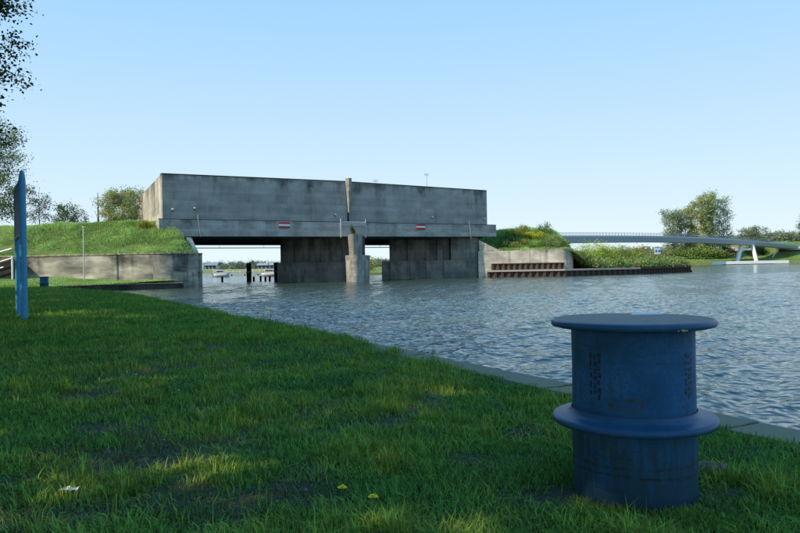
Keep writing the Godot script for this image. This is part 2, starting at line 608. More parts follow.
# ---------------------------------------------------------------- the scene
func _ready() -> void:
	# camera, sky, sun, exposure
	var cam := Camera3D.new()
	cam.name = "camera"
	cam.position = Vector3(0, 2.0, 0)
	cam.rotation.z = -0.018        # the camera was held a little askew
	cam.fov = rad_to_deg(2.0 * atan(266.5 / 700.0))
	cam.near = 0.05
	cam.far = 6000.0
	cam.current = true
	add_child(cam)
	var sky_m := ProceduralSkyMaterial.new()
	sky_m.sky_top_color = Color(0.085, 0.36, 0.72).linear_to_srgb()
	sky_m.sky_horizon_color = Color(0.60, 0.695, 0.725).linear_to_srgb()
	sky_m.sky_curve = 0.255
	sky_m.ground_horizon_color = Color(0.42, 0.48, 0.46).linear_to_srgb()
	sky_m.ground_bottom_color = Color(0.08, 0.09, 0.07).linear_to_srgb()
	sky_m.sun_angle_max = 12.0
	var sky := Sky.new()
	sky.sky_material = sky_m
	var env := Environment.new()
	env.background_mode = Environment.BG_SKY
	env.sky = sky
	env.tonemap_mode = Environment.TONE_MAPPER_LINEAR
	env.tonemap_exposure = 1.42
	env.sdfgi_enabled = true
	env.ssao_enabled = true
	env.ssil_enabled = true
	var we := WorldEnvironment.new()
	we.name = "environment"
	we.environment = env
	add_child(we)
	var sun := DirectionalLight3D.new()
	sun.name = "sun"
	sun.light_color = Color(1.0, 0.94, 0.84)
	sun.light_energy = 1.22
	sun.light_angular_distance = 0.5
	sun.shadow_enabled = true
	var az := deg_to_rad(29.5)
	var el := deg_to_rad(38.0)
	sun.look_at_from_position(Vector3.ZERO, -Vector3(-cos(az) * cos(el), sin(el), sin(az) * cos(el)), Vector3.UP)
	add_child(sun)

	hills.seed = 5
	hills.frequency = 0.03
	hills.fractal_octaves = 3
	fine.seed = 9
	fine.frequency = 0.03
	fine.fractal_octaves = 3
	materials()
	land()
	unit = NEAR
	water()
	unit = MIDDLE
	bridge()
	left_walls()
	right_walls()
	unit = FAR
	footbridge()
	unit = MIDDLE
	harbour()
	unit = NEAR
	near_things()
	trees()
	shrubs()
	grass()
	for p in placed:
		p[0].position *= p[1]
		p[0].scale *= p[1]

func materials() -> void:
	M.leaf = foliage()
	M.blade = foliage(0.85, 0.6, 0.12)
	M.soil = mottled(Color(0.05, 0.045, 0.03), Color(0.035, 0.06, 0.016), Color(0.08, 0.075, 0.058), 11, 2.3)
	M.bank = mottled(Color(0.13, 0.19, 0.045), Color(0.18, 0.23, 0.06), Color(0.20, 0.20, 0.09), 15, 5.0, 0.95, 4.0)
	M.facade = concrete(Color(0.31, 0.30, 0.27), Color(0.38, 0.365, 0.325), 2048, 384, 20, 0.30, 0.42, 21, Vector2(36.0, 4.2), 9.86, 0.07)
	M.beam = concrete(Color(0.36, 0.345, 0.305), Color(0.43, 0.41, 0.36), 2048, 128, 6, 0.25, 0.12, 31, Vector2(36.0, 1.6), 5.88, 0.16)
	M.endwall = concrete(Color(0.34, 0.32, 0.265), Color(0.46, 0.42, 0.34), 1024, 256, 9, 0.6, 0.25, 41, Vector2(24.0, 5.8), 9.76, 0.2)
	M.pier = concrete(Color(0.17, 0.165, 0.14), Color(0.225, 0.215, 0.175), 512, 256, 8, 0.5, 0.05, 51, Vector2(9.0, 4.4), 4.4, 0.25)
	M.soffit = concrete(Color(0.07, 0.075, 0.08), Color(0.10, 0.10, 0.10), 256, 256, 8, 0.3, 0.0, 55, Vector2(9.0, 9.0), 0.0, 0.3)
	M.nose = concrete(Color(0.26, 0.255, 0.23), Color(0.34, 0.33, 0.295), 256, 256, 8, 0.55, 0.1, 57, Vector2(4.0, 4.5), 4.5, 0.25)
	M.wall_left = concrete(Color(0.29, 0.265, 0.21), Color(0.50, 0.45, 0.35), 1024, 256, 5, 0.6, 0.35, 61, Vector2(30.0, 2.8), 2.8, 0.35)
	M.wall_end_shaded = concrete(Color(0.24, 0.225, 0.185), Color(0.36, 0.33, 0.265), 512, 256, 5, 0.7, 0.25, 65, Vector2(9.0, 2.8), 2.8, 0.3)  # darker than wall_left: grime and the shade of the turned end put into the colour
	M.wall_right = concrete(Color(0.48, 0.43, 0.34), Color(0.60, 0.545, 0.43), 512, 256, 5, 0.55, 0.12, 71, Vector2(11.0, 3.0), 3.05, 0.2)
	M.coping = concrete(Color(0.30, 0.24, 0.155), Color(0.38, 0.31, 0.205), 256, 256, 1, 0.4, 0.0, 81, Vector2(1.3, 1.3), 0.0, 0.55)
	M.dark_wall = concrete(Color(0.035, 0.034, 0.028), Color(0.06, 0.057, 0.044), 512, 128, 3, 0.5, 0.0, 91, Vector2(8.0, 1.5), 0.0)
	M.bark = mat(Color(0.09, 0.07, 0.05), 0.9)
	M.pale_bark = mat(Color(0.22, 0.21, 0.18), 0.9)
	M.rust = mottled(Color(0.105, 0.07, 0.052), Color(0.15, 0.092, 0.065), Color(0.065, 0.05, 0.045), 95, 1.5, 0.85, 0.5)
	M.rust_dark = mottled(Color(0.085, 0.055, 0.042), Color(0.12, 0.07, 0.048), Color(0.045, 0.038, 0.035), 96, 1.5, 0.85, 0.5)
	M.cap = mottled(Color(0.42, 0.38, 0.34), Color(0.5, 0.46, 0.40), Color(0.3, 0.27, 0.25), 97, 2.0, 0.8, 0.5)
	M.white = mat(Color(0.78, 0.78, 0.76), 0.5)
	M.grey_metal = mat(Color(0.32, 0.34, 0.35), 0.45, 0.3)
	M.pale_metal = mat(Color(0.52, 0.54, 0.55), 0.5)
	M.boat = mat(Color(0.46, 0.47, 0.46), 0.4)
	M.dark_metal = mat(Color(0.03, 0.032, 0.036), 0.6)
	M.red = mat(Color(0.42, 0.025, 0.05), 0.5)
	M.sign_blue = mat(Color(0.03, 0.08, 0.30), 0.5)
	M.sign_pale = mat(Color(0.62, 0.72, 0.80), 0.5)
	M.post_blue = mottled(Color(0.04, 0.25, 0.42), Color(0.03, 0.21, 0.37), Color(0.065, 0.29, 0.44), 98, 0.6, 0.4, 0.05)
	M.girder = mat(Color(0.40, 0.46, 0.50), 0.5)

func land() -> void:
	# the lawn in front, from the quay edge inland
	var rows := []
	for i in 131:
		var s := lerpf(-26.0, 68.0, i / 130.0)
		var row := []
		for j in 71:
			var t := edge_t(s) + 0.05 + 62.0 * pow(j / 70.0, 2.2)
			var p := lawn_point(s, t)
			row.append(Vector3(p.x, lawn_y(p.x, p.y), p.y))
		rows.append(row)
	sheet(rows, M.soil, "lawn")
	unit = MIDDLE
	# the low terrace before the left retaining wall
	rows = []
	for i in 41:
		var f := i / 40.0
		var row := []
		for j in 31:
			var t := 60.0 * pow(j / 30.0, 1.5)
			var a := lawn_point(68.0, edge_t(68.0) + t * 1.43) / 1.43
			var b := Vector2(-17.25 - 1.38 * t, -55.35)
			var p := a.lerp(b, f)
			row.append(Vector3(p.x, terrace_y(p.x, p.y), p.y))
		rows.append(row)
	sheet(rows, M.bank, "terrace")
	# the embankment behind the left wall
	rows = []
	for i in 60:
		var z := lerpf(-55.4, -112.0, pow(i / 59.0, 1.6))
		var row := []
		for j in 70:
			var x := lerpf(bank_edge(z), -200.0, pow(j / 69.0, 2.0))
			row.append(Vector3(x, bank_y(x, z), z))
		rows.append(row)
	sheet(rows, M.bank, "embankment")
	# the tongue of land on the right
	rows = []
	for i in 46:
		var f := i / 45.0
		var row := []
		for j in 70:
			var x := lerpf(8.9, 40.5, j / 69.0)
			var zq := quay_z(x) - (0.12 if x > 19.2 else 1.05)
			var z := lerpf(zq, -122.0, pow(f, 1.7))
			row.append(Vector3(x, right_y(x, z), z))
		rows.append(row)
	sheet(rows, M.bank, "right_bank")
	unit = FAR
	rows = []
	for i in 40:
		var row := []
		for j in 80:
			var x := lerpf(14.0, 330.0, pow(j / 79.0, 1.3))
			var shore := -150.0 - maxf(0.0, x - 62.0) * 0.18
			var z := shore + 3.0 - 70.0 * pow(i / 39.0, 1.8)
			row.append(Vector3(x, far_y(x, z), z))
		rows.append(row)
	sheet(rows, M.bank, "far_bank")
	# level country round about, to the horizon
	var st := S()
	for r in [[-4000, -4000, 4000, -205], [-4000, -205, -112, 70], [330, -205, 4000, 4000], [-4000, 70, 330, 4000]]:
		var y := 0.9
		quad(st, Vector3(r[0], y, r[3]), Vector3(r[2], y, r[3]), Vector3(r[2], y, r[1]), Vector3(r[0], y, r[1]))
	# the slope down to the water round the far basin
	quad(st, Vector3(-112, -1.5, -201), Vector3(330, -1.5, -201), Vector3(330, 0.9, -205), Vector3(-112, 0.9, -205))
	structure("ground", st, M.bank)

func terrace_y(x: float, z: float) -> float:
	var foot := clampf(1.0 - (z + 55.3) / 6.0, 0.0, 1.0)
	return 0.43 + 0.12 * smoothstep(-20.0, -34.0, x) + foot * lerpf(0.24, 0.6, smoothstep(-20.0, -29.0, x)) + 0.05 * hills.get_noise_2d(x * 8.0, z * 8.0)

func quay_z(x: float) -> float:
	for i in 3:
		if x <= QUAY[i + 1].x or i == 2:
			return lerpf(QUAY[i].y, QUAY[i + 1].y, (x - QUAY[i].x) / (QUAY[i + 1].x - QUAY[i].x))
	return 0.0

func water() -> void:
	var rng := RandomNumberGenerator.new()
	rng.seed = 3
	var waves := []
	for i in 22:
		var l := 0.42 * pow(1.092, i) * rng.randf_range(0.93, 1.07)
		var a := deg_to_rad(62.0) + rng.randfn() * 0.62
		waves.append([cos(a) * TAU / l, sin(a) * TAU / l, rng.randf() * TAU, 0.048 * l / TAU * (0.6 if l > 1.0 else 1.0), l])
	var v := PackedVector3Array()
	var uv := PackedVector2Array()
	var idx := PackedInt32Array()
	for patch in [[-14.0, -46.0, 30.0, -4.0, 0.105, 0.0], [-60.0, -112.0, 70.0, -46.0, 0.36, 0.95]]:
		var nx := int((patch[2] - patch[0]) / patch[4])
		var nz := int((patch[3] - patch[1]) / patch[4])
		var first := v.size()
		for j in nz + 1:
			for i in nx + 1:
				var x: float = lerpf(patch[0], patch[2], float(i) / nx)
				var z: float = lerpf(patch[1], patch[3], float(j) / nz)
				var edge: float = minf(minf(x - patch[0], patch[2] - x), minf(z - patch[1], patch[3] - z))
				var k := clampf(edge / 3.0, 0.0, 1.0)
				var fade := 1.0
				if absf(z + 46.0) < 12.0 and x > -14.0 and x < 30.0:      # the two grids meet here
					k = 1.0 if x > -11.0 and x < 27.0 else clampf(minf(x + 14.0, 30.0 - x) / 3.0, 0.0, 1.0)
					fade = clampf((z + 46.0) / 8.0, 0.0, 1.0)
				var y := 0.0
				if k > 0.0:
					for w in waves:
						if w[4] > 0.95: y += sin(w[0] * x + w[1] * z + w[2]) * w[3]
						elif w[4] > patch[5]: y += sin(w[0] * x + w[1] * z + w[2]) * w[3] * fade
				v.append(Vector3(x, y * k, z))
				uv.append(Vector2(x, z))
		for j in nz:
			for i in nx:
				var a := first + j * (nx + 1) + i
				idx.append_array(PackedInt32Array([a, a + 1, a + nx + 1, a + 1, a + nx + 2, a + nx + 1]))
	for r in [[-600, -470, 760, -112], [-600, -112, -60, -46], [70, -112, 760, -46], [-600, -46, -14, 150], [30, -46, 760, 150], [-14, -4, 30, 150]]:
		var a := v.size()
		for p in [Vector2(r[0], r[1]), Vector2(r[2], r[1]), Vector2(r[2], r[3]), Vector2(r[0], r[3])]:
			v.append(Vector3(p.x, 0, p.y))
			uv.append(p)
		idx.append_array(PackedInt32Array([a, a + 1, a + 2, a, a + 2, a + 3]))
	# ripples too small for the mesh: a tile of waves as a normal map
	var n := 512
	var h := PackedFloat32Array()
	h.resize(n * n)
	var table := PackedFloat32Array()
	for i in n: table.append(sin(TAU * i / n))
	for i in 26:
		var fr := rng.randf_range(3.0, 26.0)
		var a := deg_to_rad(62.0) + rng.randfn() * 0.75
		var kx := int(round(cos(a) * fr))
		var ky := int(round(sin(a) * fr))
		var amp := 1.0 / maxf(3.0, sqrt(kx * kx + ky * ky))
		var ph := rng.randi() % n
		for y in n:
			var b := ky * y + ph
			var row := y * n
			for x in n: h[row + x] += table[posmod(kx * x + b, n)] * amp
	var im := Image.create_from_data(n, n, false, Image.FORMAT_RF, h.to_byte_array())
	im.bump_map_to_normal_map(3.8)
	var m := StandardMaterial3D.new()
	m.albedo_color = Color(0.045, 0.066, 0.048).linear_to_srgb()
	m.roughness = 0.08
	m.metallic_specular = 0.5
	m.normal_enabled = true
	m.normal_texture = ImageTexture.create_from_image(im)
	m.normal_scale = 1.0
	m.uv1_scale = Vector3(1.0 / 3.7, 1.0 / 3.7, 1)
	M.water = m
	structure("water", smooth_mesh(v, uv, idx), m)

# ---------------------------------------------------------------- the bridge
func on_front(along: float, out := 0.0) -> Vector2:      # a plan point on the bridge front, metres from its left corner
	return P0 + FRONT * along + OUT * out

func bridge() -> void:
	var at := Vector3(P0.x, 0, P0.y)
	var o := thing("lock_bridge", "long windowless grey concrete bridge house on piers spanning the canal", "bridge", at)
	var L := 35.73
	var mid := L * 0.505
	# the two halves of the front wall, a joint between them
	var st := S()
	prism(st, [on_front(0), on_front(mid - 0.08), on_front(mid - 0.08, -0.6), on_front(0, -0.6)], 5.8, [9.77, 9.95, 9.95, 9.77])
	obj("front_wall", st, M.facade, o, true)
	st = S()
	prism(st, [on_front(mid + 0.08), on_front(L), on_front(L, -0.6), on_front(mid + 0.08, -0.6)], 5.8, [9.93, 9.77, 9.77, 9.93], 18.0)
	obj("front_wall", st, M.facade, o, true)
	st = S()
	prism(st, [on_front(mid - 0.3, -0.35), on_front(mid + 0.3, -0.35), on_front(mid + 0.3, -0.7), on_front(mid - 0.3, -0.7)], 5.8, 9.7)
	obj("joint_filler", st, M.dark_metal, o, true)
	# end walls, rear wall, roof
	var bl := P0 + BACK * 22.3
	var br := P0 + FRONT * L + BACK * 22.3
	st = S()
	prism(st, [on_front(0.004, -0.604), on_front(0.6, -0.604), bl + FRONT * 0.6, bl], 4.0, 9.76, 3.0)
	obj("end_wall", st, M.endwall, o, true)
	st = S()
	prism(st, [on_front(L - 0.6, -0.604), on_front(L - 0.004, -0.604), br, br - FRONT * 0.6], 5.8, 9.76, 9.0)
	obj("end_wall", st, M.endwall, o, true)
	st = S()
	prism(st, [bl + FRONT * 0.61, br - FRONT * 0.61, br - FRONT * 0.61 + OUT * 0.5, bl + FRONT * 0.61 + OUT * 0.5], 5.8, 9.75)
	obj("rear_wall", st, M.facade, o, true)
	st = S()
	prism(st, [on_front(0.61, -0.62), on_front(L - 0.61, -0.62), br - FRONT * 0.62 + OUT * 0.52, bl + FRONT * 0.62 + OUT * 0.52], 9.1, 9.5)
	obj("roof", st, M.pier, o, true)
	# deck and the beam along its front
	st = S()
	prism(st, [on_front(-0.4, 0.35), on_front(L + 1.0, 0.35), on_front(L + 1.0, -0.75), on_front(-0.4, -0.75)], [4.37, 4.6, 4.6, 4.37], [5.85, 5.9, 5.9, 5.85])
	obj("front_beam", st, M.beam, o, true)
	st = S()
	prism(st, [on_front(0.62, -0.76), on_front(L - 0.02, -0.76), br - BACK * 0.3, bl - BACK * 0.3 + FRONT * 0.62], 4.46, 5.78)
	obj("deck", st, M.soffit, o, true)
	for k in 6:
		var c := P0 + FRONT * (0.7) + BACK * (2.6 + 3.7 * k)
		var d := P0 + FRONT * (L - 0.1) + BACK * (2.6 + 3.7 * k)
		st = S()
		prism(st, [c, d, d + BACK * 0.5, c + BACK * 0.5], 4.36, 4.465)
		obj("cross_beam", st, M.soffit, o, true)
	# thin dark drip strip under the top edge of the walls
	st = S()
	prism(st, [on_front(-0.01, 0.015), on_front(mid - 0.1, 0.015), on_front(mid - 0.1, -0.66), on_front(-0.01, -0.66)], [9.772, 9.952, 9.952, 9.772], [9.86, 10.04, 10.04, 9.86])
	obj("parapet_cap", st, M.dark_wall, o, true)
	st = S()
	prism(st, [on_front(mid + 0.1, 0.015), on_front(L + 0.01, 0.015), on_front(L + 0.01, -0.66), on_front(mid + 0.1, -0.66)], [9.932, 9.772, 9.772, 9.932], [10.02, 9.86, 9.86, 10.02])
	obj("parapet_cap", st, M.dark_wall, o, true)
	# shadow gap along the ledge, put in as a thin dark strip
	st = S()
	prism(st, [on_front(-0.4, 0.362), on_front(L + 1.0, 0.362), on_front(L + 1.0, 0.01), on_front(-0.4, 0.01)], [5.853, 5.903, 5.903, 5.853], [5.90, 5.95, 5.95, 5.90])
	obj("ledge_shadow_strip", st, M.dark_wall, o, true)
	# middle pier: broad block with a recessed upper wall of uprights, and a pointed nose
	st = S()
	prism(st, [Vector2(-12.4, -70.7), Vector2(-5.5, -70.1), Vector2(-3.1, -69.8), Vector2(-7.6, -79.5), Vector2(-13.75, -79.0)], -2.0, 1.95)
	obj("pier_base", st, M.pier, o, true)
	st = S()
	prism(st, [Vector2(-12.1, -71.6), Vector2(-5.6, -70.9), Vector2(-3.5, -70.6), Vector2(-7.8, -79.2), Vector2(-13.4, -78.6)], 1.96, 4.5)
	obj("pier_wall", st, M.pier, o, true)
	for k in 5:
		var c := Vector2(-12.05, -71.4).lerp(Vector2(-6.2, -70.85), [0.02, 0.24, 0.5, 0.75, 0.97][k])
		st = S()
		prism(st, [c, c + Vector2(0.46, 0.14), c + Vector2(0.46, -0.3), c + Vector2(0, -0.44)], 1.97, 4.45)
		obj("upright", st, M.pier, o, true)
	for k in 4:
		var c := Vector2(-12.35, -70.68).lerp(Vector2(-5.5, -70.12), [0.03, 0.12, 0.22, 0.34, 0.6, 0.8][k])
		st = S()
		prism(st, [c + Vector2(0, 0.05), c + Vector2(0.34, 0.17), c + Vector2(0.34, -0.2), c + Vector2(0, -0.3)], -1.0, 1.8)
		obj("fender", st, M.pier, o, true)
	st = S()
	nose(st, Vector2(-4.2, -70.3), 1.2, 4.6, 0.9, -2.0, 2.56)
	obj("pier_nose", st, M.nose, o, true)
	st = S()
	nose(st, Vector2(-4.4, -70.2), 0.72, 3.7, 0.84, 2.57, 4.56)
	obj("pier_nose", st, M.nose, o, true)
	# wedge up the joint
	var wc := on_front(mid)
	st = S()
	var top := [wc - FRONT * 0.26, wc + OUT * 0.6 - FRONT * 0.12, wc + OUT * 0.58 + FRONT * 0.18, wc + FRONT * 0.26]
	var bot := [wc - FRONT * 0.10, wc + OUT * 0.32 - FRONT * 0.05, wc + OUT * 0.3 + FRONT * 0.12, wc + FRONT * 0.14]
	for i in 4:
		var j := (i + 1) % 4
		quad4(st, v3(bot[i], 6.9), v3(bot[j], 6.9), v3(top[j], 10.28), v3(top[i], 10.28), i * 0.5, i * 0.5 + 0.5)
	quad(st, v3(top[0], 10.28), v3(top[1], 10.28), v3(top[2], 10.28), v3(top[3], 10.28))
	quad(st, v3(bot[3], 6.9), v3(bot[2], 6.9), v3(bot[1], 6.9), v3(bot[0], 6.9))
	obj("joint_wedge", st, M.nose, o, true)
	st = S()
	tube(st, [v3(on_front(mid, 0.12), 5.9), v3(on_front(mid, 0.12), 6.92)], 0.06, 6)
	obj("drain_pipe", st, M.dark_metal, o, true)
	# right abutment under the deck
	st = S()
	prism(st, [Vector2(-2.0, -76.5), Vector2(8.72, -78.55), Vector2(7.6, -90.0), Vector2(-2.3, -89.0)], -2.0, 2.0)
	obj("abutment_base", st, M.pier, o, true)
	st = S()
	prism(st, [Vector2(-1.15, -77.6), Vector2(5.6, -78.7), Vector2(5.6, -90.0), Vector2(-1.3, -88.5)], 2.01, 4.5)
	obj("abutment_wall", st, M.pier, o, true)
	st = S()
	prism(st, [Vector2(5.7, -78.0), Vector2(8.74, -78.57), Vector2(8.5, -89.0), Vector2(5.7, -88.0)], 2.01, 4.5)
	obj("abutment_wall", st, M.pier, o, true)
	for k in 4:
		var c := Vector2(-1.95, -76.48).lerp(Vector2(5.4, -77.9), [0.12, 0.42, 0.66, 0.93][k])
		st = S()
		prism(st, [c + Vector2(0, 0.07), c + Vector2(0.5, -0.03), c + Vector2(0.5, -0.3), c + Vector2(0, -0.2)], -1.0, 1.9)
		obj("fender", st, M.pier, o, true)
	for k in 2:
		var c: Vector2 = [Vector2(0.9, -77.9), Vector2(4.2, -78.45)][k]
		st = S()
		prism(st, [c + Vector2(0, 0.2), c + Vector2(0.6, 0.1), c + Vector2(0.6, -0.1), c], 2.01, 4.45)
		obj("upright", st, M.pier, o, true)
	# left abutment, mostly buried in the bank, with a sloping wing
	st = S()
	prism(st, [Vector2(-20.4, -61.3), Vector2(-18.35, -62.2), Vector2(-27.6, -81.5), Vector2(-29.6, -80.5)], -1.0, 4.5)
	obj("abutment_wall", st, M.pier, o, true)
	st = S()
	prism(st, [Vector2(-18.75, -61.4), Vector2(-17.55, -59.9), Vector2(-17.3, -60.1), Vector2(-18.4, -61.7)], 2.2, [4.35, 3.0, 3.0, 4.35])
	obj("wing_wall", st, M.wall_right, o, true)
	# railing before the joint, thin posts, lamps, aerials
	st = S()
	for k in 2:
		var q := on_front(mid + (-1.05 if k == 0 else 1.75), 0.42)
		tube(st, [v3(q, 4.35), v3(q, 6.25)], 0.045, 6)
	var ra := on_front(mid - 1.05, 0.42)
	var rb := on_front(mid + 1.75, 0.42)
	for k in 5: tube(st, [v3(ra, 5.55 + 0.09 * k), v3(rb, 5.55 + 0.09 * k)], 0.036, 5)
	for k in 12:
		var q := ra.lerp(rb, (k + 0.5) / 12.0)
		tube(st, [v3(q, 5.52), v3(q, 5.94)], 0.02, 4)
	obj("gauge_railing", st, M.pale_metal, o, true)
	for s in [3.15, 33.1]:
		st = S()
		tube(st, [v3(on_front(s, 0.42), 4.35), v3(on_front(s - 0.12, 0.46), 5.1), v3(on_front(s - 0.25, 0.42), 6.3)], 0.04, 6)
		obj("post", st, M.grey_metal, o, true)
	for s in [[0.85, 6.75], [2.75, 6.9], [16.6, 6.65], [28.2, 6.65], [35.3, 6.6]]:
		var lamp := S()
		var q := v3(on_front(s[0], 0.09), s[1])
		var bx := Basis(Vector3.UP, atan2(OUT.x, OUT.y))
		box(lamp, Transform3D(bx, q), Vector3(0.17, 0.13, 0.14), 0.02)
		var lo := obj("wall_lamp", lamp, M.white, o, true)
		var br_ := S()
		box(br_, Transform3D(bx, v3(on_front(s[0], 0.03), s[1] - 0.12)), Vector3(0.06, 0.16, 0.06), 0.01)
		obj("bracket", br_, M.dark_metal, lo)
	for a in [[29.6, -3.0, 1.75], [23.0, -3.0, 0.75]]:
		st = S()
		var q := v3(on_front(a[0], a[1]), 9.5)
		tube(st, [q, q + Vector3(0, a[2] + 0.5, 0)], [0.035, 0.02], 6)
		var tip: Vector3 = q + Vector3(0, a[2] + 0.3, 0)
		for k in 3:
			tube(st, [tip + Vector3(-0.28, 0.1 * k, 0.1), tip + Vector3(0.28, 0.1 * k, -0.1)], 0.014, 4)
		obj("aerial", st, M.grey_metal, o, true)
	# signs on the beam
	no_passing(11.05, 5.5, "left-hand red and white bar sign on the bridge beam")
	no_passing(26.45, 5.55, "right-hand red and white bar sign on the bridge beam")
	# pipe slung under the far edge
	st = S()
	var pa := v3(P0 + FRONT * 0.9 + BACK * 21.9, 4.04)
	var pb := v3(P0 + FRONT * (L - 1.0) + BACK * 21.9, 4.10)
	tube(st, [pa, pa.lerp(pb, 0.5), pb], 0.05, 8)
	for k in 6:
		var q: Vector3 = pa.lerp(pb, (k + 0.5) / 6.0)
		tube(st, [q, q + Vector3(0, 0.45, 0)], 0.02, 5)
	obj("service_pipe", st, M.grey_metal, o, true)

# a rounded cutwater that narrows downwards: middle of its back edge, half width, reach to the front
func nose(st: SurfaceTool, mid: Vector2, half: float, reach: float, shrink: float, y0: float, y1: float) -> void:
	var n := 14
	var top := []
	var low := []
	for i in n + 1:
		var a := PI * (1.0 - float(i) / n)
		# flattened at the tip, as if cast in a round form
		var d := Vector2(cos(a) * half, -pow(sin(a), 0.8) * -reach)
		top.append(mid + d)
		low.append(mid + d * shrink)
	st.set_smooth_group(1)
	var u := 0.0
	for i in n:
		var l: float = top[i].distance_to(top[i + 1])
		quad4(st, v3(low[i], y0), v3(low[i + 1], y0), v3(top[i + 1], y1), v3(top[i], y1), u, u + l)
		u += l
	st.set_smooth_group(-1)
	for i in n - 1:
		vtx(st, v3(top[0], y1), top[0]); vtx(st, v3(top[i + 2], y1), top[i + 2]); vtx(st, v3(top[i + 1], y1), top[i + 1])

func no_passing(along: float, y: float, label: String) -> void:
	var turn := atan2(OUT.x, OUT.y)
	var o := thing("bar_sign", label, "sign", v3(on_front(along, 0.42), y), turn, "red and white signs on the bridge")
	var st := S()
	box(st, at3(Vector3.ZERO), Vector3(1.12, 0.56, 0.05), 0.008)
	obj("panel", st, M.red, o)
	st = S()
	box(st, at3(Vector3(0, 0, 0.028)), Vector3(1.12, 0.18, 0.01), 0.002)
	obj("stripe", st, M.white, o)
	for x in [-0.35, 0.35]:
		st = S()
		box(st, at3(Vector3(x, 0, -0.05)), Vector3(0.05, 0.5, 0.06), 0.005)
		obj("bracket", st, M.grey_metal, o)

func left_walls() -> void:
	# retaining wall: straight, then round to the right and back under the bridge
	var face := [Vector2(-120, -55.0), Vector2(-60, -55.0), Vector2(-40, -55.0), Vector2(-28, -55.0), Vector2(-19.4, -55.0)]
	var tops := [2.6, 2.64, 2.66, 2.68, 2.74]
	for k in 9:
		var a := PI / 2 * (k + 1) / 10.0
		face.append(Vector2(-19.4 + 2.9 * sin(a), -55.0 - 2.7 * (1.0 - cos(a))))
		tops.append(2.74 - 0.02 * (k + 1) / 9.0)
	face.append(Vector2(-16.35, -57.9)); tops.append(2.72)
	face.append(Vector2(-17.9, -62.0)); tops.append(2.72)
	var o := thing("retaining_wall", "long stained concrete retaining wall below the left grass bank, rounded end", "wall", Vector3(-40, 0, -55))
	var st := S()
	prism(st, face.slice(0, 5) + [Vector2(-19.4, -55.6), Vector2(-120, -55.6)], -2.0, tops.slice(0, 5) + [2.8, 2.55], 0.0)
	obj("wall", st, M.wall_left, o, true)
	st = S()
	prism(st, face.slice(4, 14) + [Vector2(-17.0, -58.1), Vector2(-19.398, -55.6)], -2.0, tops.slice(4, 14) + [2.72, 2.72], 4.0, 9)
	obj("rounded_end", st, M.wall_end_shaded, o, true)
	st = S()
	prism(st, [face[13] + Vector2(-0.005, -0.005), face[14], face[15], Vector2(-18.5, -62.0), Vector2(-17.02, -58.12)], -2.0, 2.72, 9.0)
	obj("return_wall", st, M.wall_end_shaded, o, true)
	st = S()
	var lip := []
	var lip_in := []
	for i in face.size():
		var a: Vector2 = face[maxi(i - 1, 0)]
		var b: Vector2 = face[mini(i + 1, face.size() - 1)]
		var d := (b - a).normalized()
		var nrm := Vector2(-d.y, d.x)
		lip.append(face[i] + nrm * 0.04)
		lip_in.push_front(face[i] - nrm * 0.4)
	var lt := []
	for y in tops: lt.append(y + 0.004)
	var back_tops := lt.duplicate()
	back_tops.reverse()
	var t2 := []
	for y in lt + back_tops: t2.append(y + 0.09)
	prism(st, lip + lip_in, lt + back_tops, t2)
	obj("coping", st, M.coping, o, true)
	# low wall of the terrace, down in the water
	o = thing("terrace_wall", "low dark quay wall edging the grass terrace below the retaining wall", "wall", Vector3(-21.6, 0, -50.8))
	var a := Vector2(-25.25, -47.1)
	var b := Vector2(-17.1, -55.2)
	var d := (b - a).normalized()
	var nrm := Vector2(d.y, -d.x) * -1.0
	st = S()
	prism(st, [a, b, b - nrm * 0.3, a - nrm * 0.3], -2.0, [0.47, 0.37, 0.37, 0.47])
	obj("wall", st, M.dark_wall, o, true)
	var n := 9
	for k in n:
		var p := a.lerp(b, (k + 0.5) / n)
		var s := S()
		box(s, at3(v3(p - nrm * 0.16, lerpf(0.47, 0.37, (k + 0.5) / n) + 0.05), atan2(-d.y, d.x)), Vector3(a.distance_to(b) / n - 0.02, 0.06, 0.44), 0.02)
		obj("coping_stone", s, M.coping, o, true)
	# steps with a white handrail at the left end of the terrace
	o = thing("stairway", "dark stairway up the bank with white tube handrail, behind the blue signboard", "stairs", Vector3(-31.0, 0.9, -53.0))
	st = S()
	prism(st, [Vector2(-36.0, -53.6), Vector2(-29.7, -53.6), Vector2(-29.7, -53.9), Vector2(-36.0, -53.9)], 0.4, [0.95, 2.62, 2.62, 0.95])
	obj("cheek_wall", st, M.dark_wall, o, true)
	for k in 10:
		var s := S()
		box(s, at3(Vector3(-35.6 + 0.6 * k, 1.02 + 0.16 * k, -54.45)), Vector3(0.64, 0.17, 1.05), 0.015)
		obj("step", s, M.coping, o, true)
	st = S()
	tube(st, [Vector3(-36.0, 1.65, -53.4), Vector3(-29.6, 3.3, -53.4)], 0.06, 8)
	tube(st, [Vector3(-36.0, 0.75, -53.3), Vector3(-29.6, 2.55, -53.3)], 0.05, 8)
	tube(st, [Vector3(-36.0, 0.2, -53.3), Vector3(-30.2, 1.9, -53.3)], 0.05, 8)
	tube(st, [Vector3(-29.55, 0.7, -53.35), Vector3(-29.55, 2.75, -53.35)], 0.07, 8)
	obj("handrail", st, M.white, o, true)
	st = S()
	box(st, at3(Vector3(-29.05, 1.75, -53.3)), Vector3(0.42, 1.9, 0.06), 0.01)
	obj("notice_panel", st, M.white, o, true)
	# thin pale pole on the terrace
	o = thing("marker_pole", "thin pale steel pole standing before the left retaining wall", "pole", Vector3(-24.3, 0.75, -53.8))
	st = S()
	tube(st, [Vector3(0, -0.3, 0), Vector3(0, 4.1, 0)], [0.045, 0.038], 8)
	obj("shaft", st, M.pale_metal, o)
	st = S()
